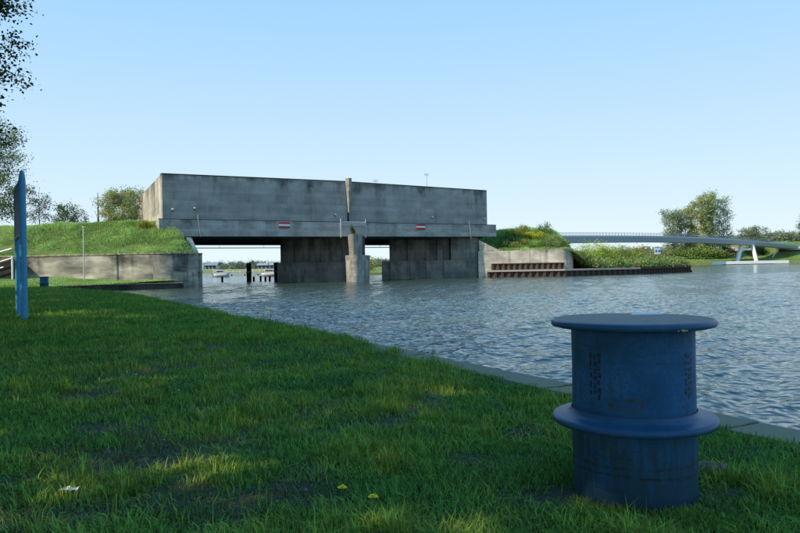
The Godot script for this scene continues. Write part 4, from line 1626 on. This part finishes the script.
func trees() -> void:
	# the near tree whose twigs hang into the top left corner
	unit = NEAR
	tree("broadleaf_tree", "dark leafy tree just left of view, twigs hanging into the top left corner", Vector3(-12.75, lawn_y(-12.75, -13.2), -13.2), {"least": 0.86, "most": 1.04, "h": 11.5, "r": 5.0, "base": 3.5, "n": 190000, "leaf": 0.088, "col": Color(0.04, 0.07, 0.018), "seed": 101, "limbs": 56, "subs": 11, "spread": 0.20, "gaps": 0.4, "trunk": 0.2})
	# the row of big trees along the lawn that shade it
	var spots := [[-30.5, -36.5, 1.0, "tall tree of the shading row, farthest one beside the quay lawn"], [-38.0, -43.0, 1.0, "tall tree of the shading row, inland of the farthest one"], [-47.0, -44.0, 1.02, "tall tree of the shading row, farthest inland"], [-23.5, -28.5, 1.0, "tall tree of the shading row, second beyond the near dark tree"], [-18.6, -20.5, 1.0, "tall tree of the shading row, next beyond the near dark tree"], [-14.5, -5.5, 1.05, "tall tree of the shading row, left of the camera"], [-10.0, 2.2, 1.05, "tall tree of the shading row, behind the camera on the left"], [-6.0, 10.0, 1.0, "tall tree of the shading row, behind the camera by the quay"], [-33.0, -25.0, 1.0, "second-row tree inland of the far shading trees"], [-44.0, -33.0, 1.0, "inland tree behind the far shading trees"]]
	var first: Node3D
	for k in spots.size():
		var f: Array = spots[k]
		var t: Node3D
		if k == 0:
			t = tree("park_tree", f[3], Vector3.ZERO, {"h": 17.0, "r": 4.5, "base": 3.4, "n": 18000, "leaf": 0.38, "col": Color(0.045, 0.085, 0.02), "seed": 111, "limbs": 26, "subs": 7, "spread": 0.66, "gaps": 0.3}, "shading park trees")
			first = t
		else:
			t = first.duplicate()
			t.name = numbered("park_tree")
			add_child(t)
			placed.append([t, unit])
			tag(t, f[3], "tree", "shading park trees")
		t.position = Vector3(f[0], lawn_y(f[0], f[1]), f[1])
		t.rotation.y = k * 1.9
		t.scale = Vector3.ONE * f[2]
	# on the left embankment
	unit = MIDDLE
	tree("bank_tree", "tall light green tree on the left embankment behind the blue signboard", Vector3(-41.6, bank_y(-41.6, -70), -70), {"h": 13.0, "r": 3.9, "base": 1.2, "n": 22000, "leaf": 0.17, "col": Color(0.12, 0.165, 0.055), "seed": 121, "limbs": 24, "subs": 7, "spread": 0.5, "gaps": 1.3, "trunk": 0.16})
	var sap := [[-36.4, -68.0, 4.9, 1.2, "sparse young tree on the embankment crest, just right of the blue signboard"], [-35.0, -68.0, 4.4, 1.0, "second sparse young tree to the right of the blue signboard"], [-34.4, -67.0, 3.4, 0.9, "shortest sparse young tree, third to the right of the blue signboard"]]
	for k in 3:
		var f: Array = sap[k]
		tree("sapling", f[4], Vector3(f[0], bank_y(f[0], f[1]), f[1]), {"h": f[2], "r": f[3], "base": 0.9, "n": 900, "leaf": 0.13, "col": Color(0.08, 0.115, 0.06), "seed": 150 + k, "limbs": 10, "subs": 4, "spread": 0.2, "gaps": 1.2, "trunk": 0.035}, "young trees on the crest")
	tree("bank_tree", "small round tree alone on the embankment skyline", Vector3(-40.2, bank_y(-40.2, -85), -85), {"h": 4.6, "r": 1.55, "base": 0.5, "n": 4200, "leaf": 0.17, "col": Color(0.10, 0.155, 0.055), "seed": 124, "limbs": 18, "subs": 5, "spread": 0.26, "trunk": 0.07})
	tree("bank_tree", "broad yellow-green tree on the embankment left of the bridge house", Vector3(-33.6, bank_y(-33.6, -85), -85), {"h": 6.3, "r": 2.35, "base": 0.2, "n": 16000, "leaf": 0.17, "col": Color(0.36, 0.39, 0.15), "seed": 125, "limbs": 24, "subs": 7, "spread": 0.36, "gaps": 0.7, "trunk": 0.1})
	shrub("shrub", "low dark bush on the skyline beside the thin brown tower", Vector3(-37.6, bank_y(-37.6, -84), -84), Vector3(1.2, 2.6, 1.0), {"n": 2200, "leaf": 0.16, "col": Color(0.06, 0.09, 0.04), "seed": 127})
	tree("bank_tree", "thin tree against the lit end wall of the bridge house", Vector3(-28.6, bank_y(-28.6, -77), -77), {"h": 4.6, "r": 1.2, "base": 0.3, "n": 2000, "leaf": 0.15, "col": Color(0.19, 0.23, 0.08), "seed": 126, "limbs": 12, "subs": 5, "spread": 0.28, "gaps": 1.0, "trunk": 0.05})
	var c := thing("chimney", "thin brown tower on the skyline between the embankment trees", "tower", Vector3(-43.0, 4.5, -100))
	var st := S()
	tube(st, [Vector3(0, 0, 0), Vector3(0, 4.6, 0), Vector3(0, 8.3, 0)], [0.2, 0.15, 0.04], 8)
	obj("shaft", st, mat(Color(0.17, 0.10, 0.08)), c)
	st = S()
	tube(st, [Vector3(0, 0, 0), Vector3(0, 2.9, 0)], [0.42, 0.36], 8)
	obj("foot", st, mat(Color(0.26, 0.17, 0.14)), c)
	# beyond the footbridge
	unit = FAR
	var pc := Color(0.34, 0.39, 0.16)  # both greens lightened: distance haze is put into the leaf colour
	var gg := Color(0.30, 0.37, 0.24)
	var pop := [[61.6, -158, 11.0, 2.1, "round-headed tree left of the poplars beyond the footbridge", true, 9500, gg], [65.4, -160, 11.8, 1.9, "middle poplar of the clump beyond the footbridge, olive green", true, 10500, pc], [68.6, -158, 14.2, 2.3, "broad olive poplar in the clump beyond the footbridge", true, 17000, pc], [72.0, -161, 16.4, 1.6, "tallest grey-green poplar at the right of the clump", true, 8500, gg], [75.2, -162, 14.8, 1.35, "slim grey-green poplar farthest right in the clump", true, 5000, gg]]
	for k in pop.size():
		var f: Array = pop[k]
		tree("poplar_tree" if f[5] else "broadleaf_tree", f[4], Vector3(f[0], far_y(f[0], f[1]), f[1]), {"h": f[2], "r": f[3], "base": 0.3, "n": f[6], "leaf": 0.27, "col": f[7], "seed": 131 + k, "limbs": 30, "subs": 6, "spread": 0.42, "gaps": 1.0, "tall": f[5], "bark": M.pale_bark, "trunk": 0.11}, "trees beyond the footbridge")
	tree("broadleaf_tree", "small round tree on the skyline above the white trestle", Vector3(94.5, far_y(94.5, -188) - 0.5, -188), {"h": 5.2, "r": 3.0, "base": 0.4, "n": 4200, "leaf": 0.28, "col": Color(0.17, 0.21, 0.11), "seed": 141, "limbs": 14, "subs": 5, "spread": 0.5, "trunk": 0.1}, "trees beyond the footbridge")
	tree("broadleaf_tree", "tree at the right edge, only its leaf tips in view", Vector3(96.8, far_y(96.8, -163) - 0.2, -163), {"h": 8.6, "r": 3.4, "base": 1.6, "n": 9000, "leaf": 0.27, "col": Color(0.13, 0.18, 0.07), "seed": 142, "limbs": 18, "subs": 6, "spread": 0.5})
	unit = FAR
	# the far wooded skyline, one mass
	var rng := RandomNumberGenerator.new()
	rng.seed = 7
	var pts := PackedVector3Array()
	var cols := PackedColorArray()
	for i in 60: 
		var q := Vector3(rng.randfn(), rng.randfn() * 0.8, rng.randfn()) * 0.42
		pts.append(q)
		cols.append(tint(Color(0.8, 0.8, 0.8), rng, 0.3))
	var clump := leaf_mesh(pts, 0.34, cols, rng, 0.7, 0.1)
	var xfs := []
	var cc := []
	for i in 4200:
		var x := rng.randf_range(-190, 330)
		var z := -222.0 - rng.randf() * 55.0
		if x > 150: z -= 40.0
		var top := 2.0 + 0.8 * hills.get_noise_2d(x * 1.3, 40) + 0.5 * fine.get_noise_2d(x * 4.0, 80)
		if x > 20.0: top *= 1.6
		if x > 95.0: top += 2.4
		var y := 0.9 + rng.randf() * top
		var sc := rng.randf_range(0.7, 1.6) if x < 30.0 else rng.randf_range(1.2, 2.2)
		xfs.append(Transform3D(Basis(Vector3.UP, rng.randf() * TAU).scaled(Vector3.ONE * sc), Vector3(x, y, z)))
		cc.append(tint(Color(0.22, 0.26, 0.17), rng, 0.3))
	for i in 2600:
		var x := rng.randf_range(72, 215)
		var z := -196.0 - rng.randf() * 24.0 - maxf(0.0, x - 100.0) * 0.3
		var top := 2.2 + 1.6 * fine.get_noise_2d(x * 3.0, 140) + 1.2 * smoothstep(90.0, 110.0, x)
		var sc := rng.randf_range(0.9, 1.7)
		xfs.append(Transform3D(Basis(Vector3.UP, rng.randf() * TAU).scaled(Vector3.ONE * sc), Vector3(x, far_y(x, z) - 0.3 + rng.randf() * top, z)))
		cc.append(tint(Color(0.26, 0.31, 0.19), rng, 0.3))
	scatter("far_woodland", clump, xfs, cc, M.leaf, "low line of far woods along the horizon behind bridge and harbour", "woodland")

func shrubs() -> void:
	unit = MIDDLE
	# right bank: mound, yellow bushes, low quay plants
	var y := Color(0.36, 0.47, 0.08)
	var list := [
		["shrub", "dark green shrub at the top of the mound beside the bridge beam", 12.6, -82.2, Vector3(1.5, 1.1, 1.3), 1500, 0.13, Color(0.03, 0.055, 0.02), false],
		["flowering_shrub", "bright yellow-flowering shrub on top of the mound", 16.0, -83.2, Vector3(1.5, 1.0, 1.2), 2000, 0.12, Color(0.42, 0.42, 0.03), true],
		["flowering_shrub", "yellow-green bush at the left foot of the mound beside the wing", 10.7, -80.0, Vector3(0.8, 0.8, 0.7), 700, 0.12, Color(0.26, 0.30, 0.05), true],
		["shrub", "grey-green shrub on the right shoulder of the mound", 18.2, -82.6, Vector3(1.6, 0.9, 1.3), 1500, 0.13, Color(0.20, 0.24, 0.08), true],
		["shrub", "dark green ivy bush in the shade of the rounded wall end", 20.9, -80.8, Vector3(1.3, 1.2, 0.9), 1500, 0.13, Color(0.035, 0.075, 0.02), false],
		["flowering_shrub", "large yellow-green bush under the left part of the footbridge", 24.6, -89.0, Vector3(3.0, 3.1, 2.2), 6500, 0.15, y, false],
		["flowering_shrub", "yellow-green bush right of the largest one under the footbridge", 28.6, -92.5, Vector3(2.8, 2.4, 2.0), 5200, 0.15, Color(0.32, 0.40, 0.08), false],
		["flowering_shrub", "low yellow bush below the gap of sky under the footbridge", 32.0, -96.0, Vector3(2.4, 1.4, 1.7), 3000, 0.15, Color(0.29, 0.37, 0.10), false],
		["shrub", "olive bush behind the small pale board", 35.6, -97.0, Vector3(2.0, 1.8, 1.6), 2600, 0.15, Color(0.24, 0.25, 0.09), true],
	]
	# ragged smaller plants over the mound
	var rm := RandomNumberGenerator.new()
	rm.seed = 57
	var kinds := ["feathery green plant", "pale green bushy weed", "yellowish bushy weed", "coarse green weed"]
	var spot := [[11.9, -80.4], [13.3, -80.2], [14.6, -81.6], [15.5, -80.6], [16.8, -81.0], [17.6, -80.5], [13.9, -83.4], [19.0, -81.2], [17.4, -84.4], [14.9, -84.6]]
	var where_ := ["lowest on the mound next to the wing", "above the middle of the buff wall", "halfway up the mound below the yellow shrub", "just behind the wall top, right of the middle", "on the mound above the right end of the piles", "at the wall top near its rounded end", "on the crest between the dark and the yellow shrub", "over the rounded end of the buff wall", "behind the grey-green shrub on the skyline", "on the crest behind the yellow shrub"]
	var hue := [Color(0.15, 0.24, 0.06), Color(0.24, 0.29, 0.10), Color(0.36, 0.34, 0.06), Color(0.12, 0.20, 0.05)]
	for k in spot.size():
		list.append(["weed", kinds[k % 4] + " " + where_[k], spot[k][0], spot[k][1], Vector3(1.0, 1.25, 0.8) * rm.randf_range(0.7, 1.3), 1100, 0.12, hue[k % 4], true])
	for k in list.size():
		var f: Array = list[k]
		shrub(f[0], f[1], Vector3(f[2], right_y(f[2], f[3]) - 0.1, f[3]), f[4], {"n": f[5], "leaf": f[6], "col": f[7], "seed": 300 + k, "upright": f[8], "lumps": 20}, "shrub", "shrubs on the right bank")
	# low leafy plants along the quay
	var rng := RandomNumberGenerator.new()
	rng.seed = 17
	var pts := PackedVector3Array()
	var cols := PackedColorArray()
	for i in 46:
		pts.append(Vector3(rng.randfn() * 0.3, absf(rng.randfn()) * 0.32, rng.randfn() * 0.3))
		cols.append(tint(Color(0.8, 0.8, 0.8), rng, 0.3))
	var clump := leaf_mesh(pts, 0.2, cols, rng, 0.6, -0.3)
	var xfs := []
	var cc := []
	for i in 900:
		var f := pow(rng.randf(), 0.8)
		var x := lerpf(19.8, 38.0, f)
		var d := 0.5 + absf(rng.randfn()) * 2.2
		var z := quay_z(x) - d
		var p := Vector3(x, right_y(x, z) - 0.05, z)
		if x > 38.2: continue
		var sc := rng.randf_range(0.6, 1.25) * lerpf(0.7, 1.1, hills.get_noise_2d(x * 12.0, z * 12.0) * 0.5 + 0.5)
		xfs.append(Transform3D(Basis(Vector3.UP, rng.randf() * TAU).scaled(Vector3(sc, sc * 1.15, sc)), p))
		var col := Color(0.21, 0.33, 0.10) if rng.randf() < 0.7 else Color(0.33, 0.34, 0.12)
		cc.append(tint(col, rng, 0.3))
	scatter("quay_plants", clump, xfs, cc, M.leaf, "low leafy weeds growing thickly behind the dark sheet pile quay", "weeds")
	# far bank hedges
	unit = FAR
	var far := [
		["hedge", "long mid-green hedge below the poplars", 66.5, -156.0, Vector3(7.5, 3.0, 2.2), 7000, 0.34, Color(0.21, 0.30, 0.08)],
		["hedge", "olive thicket left of the long hedge beyond the quay tip", 54.5, -156.5, Vector3(6.0, 3.2, 2.5), 5200, 0.34, Color(0.30, 0.34, 0.13)],
		["hedge", "yellow-green scrub at the left end of the far bank", 44.0, -157.0, Vector3(5.5, 2.8, 2.5), 4200, 0.34, Color(0.33, 0.37, 0.13)],
		["shrub", "dark green bush right of the white trestle under the footbridge", 81.8, -160.5, Vector3(2.6, 2.9, 2.0), 2200, 0.3, Color(0.035, 0.06, 0.02)],
		["shrub", "dark evergreen bush between the hedge and the white trestle", 74.6, -159.5, Vector3(2.0, 3.0, 1.8), 1800, 0.3, Color(0.03, 0.055, 0.02)],
	]
	for k in far.size():
		var f: Array = far[k]
		shrub(f[0], f[1], Vector3(f[2], far_y(f[2], f[3]) - 0.1, f[3]), f[4], {"n": f[5], "leaf": f[6], "col": f[7], "seed": 330 + k, "lumps": 34, "spread": 0.14}, "hedge" if f[0] == "hedge" else "shrub")
	house("house", "low pinkish house half hidden behind the far bank bushes", Vector3(78.0, far_y(78.0, -172), -172), Vector3(8, 2.6, 5), Color(0.5, 0.36, 0.28), Color(0.42, 0.30, 0.24))
	unit = MIDDLE
	# scrub by the basin, seen through the right-hand opening
	shrub("shrub", "sunlit pale green reeds and scrub seen through the narrow opening beside the middle pier", Vector3(-6.6, 0.3, -128), Vector3(3.2, 2.9, 1.6), {"n": 3200, "leaf": 0.4, "col": Color(0.34, 0.38, 0.12), "seed": 345, "upright": true, "lumps": 26, "slim": 0.2}, "shrub")
	var st := S()
	prism(st, [Vector2(-13, -125.5), Vector2(3, -125.5), Vector2(3, -322), Vector2(-13, -322)], -1.5, 0.35)
	structure("basin_shore", st, M.bank)
	# plants rooted in the masonry
	shrub("shrub", "small green bush growing from the top of the pier nose", Vector3(-4.45, 4.55, -66.9), Vector3(0.36, 0.95, 0.36), {"n": 420, "leaf": 0.11, "col": Color(0.06, 0.11, 0.03), "seed": 346, "upright": true, "lumps": 9}, "plant")
	shrub("flowering_shrub", "small yellow broom on the bank beside the left end of the beam", Vector3(-21.9, bank_y(-21.9, -60.6) - 0.1, -60.6), Vector3(0.7, 0.8, 0.6), {"n": 700, "leaf": 0.11, "col": Color(0.26, 0.24, 0.02), "seed": 347, "upright": true}, "shrub")

func grass() -> void:
	unit = NEAR
	var rng := RandomNumberGenerator.new()
	rng.seed = 23
	var bare := [[-1.72, -4.38, 0.42], [-0.55, -3.72, 0.28], [-1.75, -3.45, 0.34], [-0.9, -3.25, 0.25], [-2.3, -4.6, 0.25], [0.42, -4.15, 0.2], [-3.0, -6.9, 0.35], [-1.83, -3.80, 0.16], [2.0, -4.3, 0.2], [-1.2, -4.75, 0.3], [-0.2, -5.3, 0.25], [-2.2, -4.05, 0.3], [-1.25, -3.55, 0.28], [-2.1, -5.3, 0.35], [-0.9, -5.7, 0.3], [-2.05, -3.5, 0.3], [0.9, -5.0, 0.2]]
	var short := tuft(28, 0.068, 0.0042, 0.11, 1, 0.05, 0.85)
	var long := tuft(16, 0.17, 0.0050, 0.07, 2, 0.05, 0.7)
	var dry := tuft(14, 0.07, 0.0035, 0.10, 3, 0.7, 1.1)
	var sets := {"s": [[], []], "l": [[], []], "d": [[], []]}
	# close by: thick, from the frame's near edge to about eleven metres
	for i in 84000:
		var z := -1.9 - 12.0 * pow(rng.randf(), 1.35)
		var x := rng.randf_range(-0.82, 0.90) * -z
		var p := st_of(x, z)
		var lip := lerpf(0.12, -0.30, smoothstep(-2.5, 3.5, p.x + 3.0 * hills.get_noise_2d(x * 25.0, z * 25.0)))
		if p.y < lip: continue
		var k := hills.get_noise_2d(x * 22.0, z * 22.0)
		var k2 := fine.get_noise_2d(x * 30.0, z * 30.0)
		var cn := fine.get_noise_2d(x * 140.0, z * 140.0) + 0.6 * hills.get_noise_2d(x * 260.0, z * 260.0)
		var tall := clampf(1.0 + cn * 1.5, 0.5, 1.9)
		var thin := 0.0
		for b in bare:
			var d: float = Vector2(x - b[0], z - b[1]).length() / b[2]
			thin = maxf(thin, smoothstep(1.25, 0.55, d + k2 * 0.6))
		if Vector2(x - 1.212, z + 3.68).length() < 0.335: continue
		var hug := Vector2(x - 1.212, z + 3.68).length() < 0.62 and z > -3.75
		if rng.randf() < thin * 0.93: 
			if rng.randf() < 0.25: put(sets.d, x, z, rng, 1.0, Color(1, 1, 1))
			continue
		if k2 < -0.28 and rng.randf() < 0.55: continue
		if cn < -0.3 and rng.randf() < 0.75: continue
		var col := Color(0.55, 0.78, 0.75).lerp(Color(1.35, 1.2, 0.85), clampf(0.5 + k * 1.1 + cn * 0.6, 0, 1))
		if hug: put(sets.s, x, z, rng, 0.62, col)
		elif k > 0.12 and rng.randf() < 0.5 or p.y < 0.4 and p.x > 0.0 and rng.randf() < 0.4: put(sets.l, x, z, rng, 0.62 * tall, col)
		elif rng.randf() < 0.09: put(sets.d, x, z, rng, 1.1, Color(1, 1, 1))
		else: put(sets.s, x, z, rng, tall, col)
	# broad-leaved weeds, crumbs of soil and dead bits between the blades
	var lw := PackedVector3Array()
	var lc := PackedColorArray()
	for i in 9:
		lw.append(Vector3(rng.randfn() * 0.02, 0.012 + 0.01 * rng.randf(), rng.randfn() * 0.02))
		lc.append(tint(Color(0.07, 0.17, 0.04), rng, 0.3))
	var rosette := leaf_mesh(lw, 0.02, lc, rng, 0.75, -0.1)
	var lump := S(false)
	tube(lump, [Vector3(0, -0.2, 0), Vector3(0.05, 0.1, 0), Vector3(0.1, 0.45, 0.05), Vector3(0.1, 0.6, 0.0)], [0.75, 1.0, 0.7, 0.15], 6)
	var lumpm := mesh_of(lump)
	var xw := []
	var cw := []
	var xl := []
	var cl := []
	for i in 700:
		var z := -2.8 - 9.0 * pow(rng.randf(), 1.3)
		var x := rng.randf_range(-0.64, 0.66) * -z
		if st_of(x, z).y < 0.15: continue
		if fine.get_noise_2d(x * 22.0 + 300.0, z * 22.0) < 0.05: continue
		xw.append(Transform3D(Basis(Vector3.UP, rng.randf() * TAU).scaled(Vector3.ONE * rng.randf_range(0.6, 1.5)), Vector3(x, lawn_y(x, z) + 0.03 * rng.randf(), z)))
		cw.append(Color(1, 1, 1) * rng.randf_range(0.7, 1.3))
	for b in bare:
		for i in 150:
			var x: float = b[0] + rng.randfn() * b[2] * 0.55
			var z: float = b[1] + rng.randfn() * b[2] * 0.55
			var sc := 0.004 + 0.012 * pow(rng.randf(), 4.0)
			xl.append(Transform3D(Basis(Vector3(rng.randf(), 1, rng.randf()).normalized(), rng.randf() * TAU).scaled(Vector3(sc, sc * rng.randf_range(0.4, 1.0), sc * rng.randf_range(0.6, 1.4))), Vector3(x, lawn_y(x, z), z)))
			cl.append(tint(Color(0.07, 0.062, 0.05) if rng.randf() < 0.8 else Color(0.22, 0.21, 0.2), rng, 0.3))
	# last year's leaves and straw lying about
	var dl := PackedVector3Array()
	var dc := PackedColorArray()
	for i in 3:
		dl.append(Vector3(rng.randfn() * 0.05, 0.004, rng.randfn() * 0.05))
		dc.append(tint(Color(0.16, 0.115, 0.07), rng, 0.4))
	var dead := leaf_mesh(dl, 0.028, dc, rng, 0.6, 0.2)
	var xdl := []
	var cdl := []
	for i in 1500:
		var z := -2.9 - 7.0 * pow(rng.randf(), 1.2)
		var x := rng.randf_range(-0.64, 0.66) * -z
		if i < 700:
			var b: Array = bare[i % bare.size()]
			x = b[0] + rng.randfn() * b[2] * 0.6
			z = b[1] + rng.randfn() * b[2] * 0.6
		if st_of(x, z).y < 0.1: continue
		xdl.append(Transform3D(Basis(Vector3.UP, rng.randf() * TAU).scaled(Vector3.ONE * rng.randf_range(0.6, 1.4)), Vector3(x, lawn_y(x, z) + 0.012, z)))
		cdl.append(Color(1, 1, 1) * rng.randf_range(0.6, 1.5))
	scatter("fallen_leaves", dead, xdl, cdl, M.leaf, "brown bits of dead leaf strewn over the bare soil and grass", "leaves")
	var crumb := mat(Color(1, 1, 1), 0.95)
	crumb.vertex_color_use_as_albedo = true
	scatter("lawn_weeds", rosette, xw, cw, M.leaf, "flat broad-leaved weeds among the lawn grass", "weeds")
	scatter("soil_crumbs", lumpm, xl, cl, crumb, "crumbs of soil and small pebbles on the bare patches", "soil")
	# farther: bigger tufts
	for i in 96000:
		var z := -11.5 - 60.0 * pow(rng.randf(), 1.3)
		var x := rng.randf_range(-0.78, 0.1) * -z
		var p := st_of(x, z)
		if p.y < edge_t(p.x) - 0.25 or p.x > 67.8: continue
		var k := hills.get_noise_2d(x * 10.0, z * 10.0)
		var g := 1.0 + 0.016 * -z
		var col := Color(0.66, 0.88, 0.72).lerp(Color(1.3, 1.2, 0.85), clampf(0.45 + k * 1.2, 0, 1))
		var cn := fine.get_noise_2d(x * 60.0, z * 60.0)
		var tall := clampf(1.0 + cn * 1.5, 0.5, 1.9)
		if k > 0.1 and rng.randf() < 0.3: put(sets.l, x, z, rng, g * 0.7 * tall, col)
		else: put(sets.s, x, z, rng, g * 1.3 * tall, col)
	# the rest of the lawn, left and right of the view and behind it
	for i in 30000:
		var q := lawn_point(rng.randf_range(-16.0, 44.0), 0.15 + 24.0 * pow(rng.randf(), 1.2))
		if q.y < -1.9 and absf(q.x) < 0.8 * -q.y: continue
		var k := hills.get_noise_2d(q.x * 10.0, q.y * 10.0)
		put(sets.s, q.x, q.y, rng, 1.9, Color(0.66, 0.88, 0.72).lerp(Color(1.3, 1.2, 0.85), clampf(0.45 + k * 1.2, 0, 1)))
	scatter("lawn_grass", short, sets.s[0], sets.s[1], M.blade, "short trodden grass of the shaded lawn", "grass")
	scatter("long_grass", long, sets.l[0], sets.l[1], M.blade, "longer uneven grass tufts on the lawn and round the bollard", "grass")
	scatter("dry_grass", dry, sets.d[0], sets.d[1], M.blade, "dry straw-coloured stalks on the bare patches of the lawn", "grass")
	# banks and terrace
	unit = MIDDLE
	var rough := tuft(26, 0.17, 0.014, 0.42, 5, 0.06, 0.8)
	var xb := []
	var cb := []
	for i in 42000:
		var z := -55.7 - 16.0 * pow(rng.randf(), 1.3)
		var x := bank_edge(z) - 0.15 - 36.0 * rng.randf()
		var k := hills.get_noise_2d(x * 6.0, z * 6.0)
		var k3 := fine.get_noise_2d(x * 16.0, z * 16.0)
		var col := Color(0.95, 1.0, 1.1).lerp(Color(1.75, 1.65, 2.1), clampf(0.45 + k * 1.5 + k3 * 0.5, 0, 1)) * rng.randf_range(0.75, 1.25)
		var k4 := fine.get_noise_2d(x * 5.0 + 90.0, z * 9.0)
		if k4 < -0.33 and rng.randf() < 0.7: continue
		var s := rng.randf_range(0.5, 1.3) * (1.0 + clampf(k3 * 2.2 + k4 * 1.2, -0.55, 1.6))
		xb.append(Transform3D(Basis(Vector3.UP, rng.randf() * TAU).scaled(Vector3(1.1, s, 1.1)), Vector3(x, bank_y(x, z), z)))
		cb.append(col)
	for i in 9000:
		var t := 22.0 * rng.randf()
		var a := lawn_point(68.0, edge_t(68.0) + t * 1.43) / 1.43
		var b := Vector2(-17.5 - 1.38 * t, -54.9)
		var p := a.lerp(b, rng.randf())
		var k := hills.get_noise_2d(p.x * 8.0, p.y * 8.0)
		var s := rng.randf_range(0.35, 0.75)
		xb.append(Transform3D(Basis(Vector3.UP, rng.randf() * TAU).scaled(Vector3(1, s, 1)), Vector3(p.x, terrace_y(p.x, p.y), p.y)))
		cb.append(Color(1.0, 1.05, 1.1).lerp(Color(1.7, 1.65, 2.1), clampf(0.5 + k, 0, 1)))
	scatter("bank_grass", rough, xb, cb, M.blade, "rough sunlit grass covering the left embankment and terrace", "grass")
	var xr := []
	var cr := []
	for i in 9000:
		var x := lerpf(9.3, 23.0, rng.randf())
		var z := quay_z(x) - 1.2 - 12.0 * pow(rng.randf(), 1.2)
		if x < 11.0 and z > -79.1: continue
		if right_y(x, z) < 0.5: continue
		var k := hills.get_noise_2d(x * 9.0, z * 9.0)
		var s := rng.randf_range(0.8, 3.0) * (1.0 + 0.8 * fine.get_noise_2d(x * 12.0, z * 12.0))
		xr.append(Transform3D(Basis(Vector3.UP, rng.randf() * TAU).scaled(Vector3(1.3, s, 1.3)), Vector3(x, right_y(x, z), z)))
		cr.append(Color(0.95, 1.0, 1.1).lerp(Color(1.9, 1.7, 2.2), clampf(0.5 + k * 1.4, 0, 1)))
	scatter("rough_grass", rough, xr, cr, M.blade, "tall rough grass on the right-hand mound beside the bridge", "grass")
	unit = FAR
	xr = []
	cr = []
	for i in 14000:
		var x := lerpf(40.0, 128.0, rng.randf())
		var shore := -150.0 - maxf(0.0, x - 62.0) * 0.18
		var z := shore - 22.0 * rng.randf()
		var k := hills.get_noise_2d(x * 4.0, z * 4.0)
		xr.append(Transform3D(Basis(Vector3.UP, rng.randf() * TAU).scaled(Vector3(1.6, rng.randf_range(0.9, 1.8), 1.6)), Vector3(x, far_y(x, z), z)))
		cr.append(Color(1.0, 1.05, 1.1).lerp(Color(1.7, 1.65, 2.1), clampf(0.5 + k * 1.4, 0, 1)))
	scatter("rough_grass", rough, xr, cr, M.blade, "sunlit grass of the far bank beyond the footbridge", "grass")
	unit = NEAR
	# tall weeds standing up along the quay edge
	var weeds := [[6.3, 0.0, 0.8, "tall weed on the quay edge near the middle of the lawn"], [20.4, 0.0, 1.1, "tall leafy weed on the quay edge at the far end of the lawn"], [-1.1, 0.15, 0.45, "low weed on the quay edge left of the bollard"]]
	for k in weeds.size():
		var f: Array = weeds[k]
		var p := lawn_point(f[0], f[1])
		var w := thing("weed", f[3], "weed", Vector3(p.x, LEVEL - 0.03, p.y), 0.0, "weeds on the quay edge")
		obj("blade", tuft(46, 0.62 * f[2], 0.006, 0.34 * f[2], 400 + k, 0.1, 0.45), M.blade, w)
		obj("stalk", tuft(9, 0.85 * f[2], 0.005, 0.2 * f[2], 420 + k, 0.5, 0.2), M.blade, w)
	# daisies
	var dm := S()
	for i in 10:
		var a := TAU * i / 10.0
		var c := Vector3(0, 0.045, 0)
		var d := Vector3(cos(a), 0.15, sin(a)) * 0.012
		var sd := Vector3(-sin(a), 0, cos(a)) * 0.0035
		quad(dm, c - sd, c + sd, c + d + sd, c + d - sd)
	tube(dm, [Vector3(0, 0, 0), Vector3(0, 0.044, 0)], 0.0015, 4, false)
	var xd := []
	var cd := []
	for i in 34:
		var z := -6.0 - 14.0 * rng.randf()
		var x := rng.randf_range(-0.55, 0.0) * -z
		if st_of(x, z).y < 0.4: continue
		xd.append(Transform3D(Basis(Vector3.UP, rng.randf() * TAU).scaled(Vector3.ONE * rng.randf_range(0.7, 1.0)), Vector3(x, lawn_y(x, z) + 0.012, z)))
		cd.append(Color(1, 1, 1))
	scatter("daisies", mesh_of(dm), xd, cd, M.petal if M.has("petal") else M.white, "scattered white daisies in the lawn", "flowers")

func put(set_: Array, x: float, z: float, rng: RandomNumberGenerator, k: float, col: Color) -> void:
	var b := Basis(Vector3.UP, rng.randf() * TAU).rotated(Vector3(1, 0, 0), rng.randf_range(-0.15, 0.15)).scaled(Vector3(k, k * rng.randf_range(0.7, 1.25), k))
	set_[0].append(Transform3D(b, Vector3(x, lawn_y(x, z), z)))
	set_[1].append(col * rng.randf_range(0.8, 1.2))
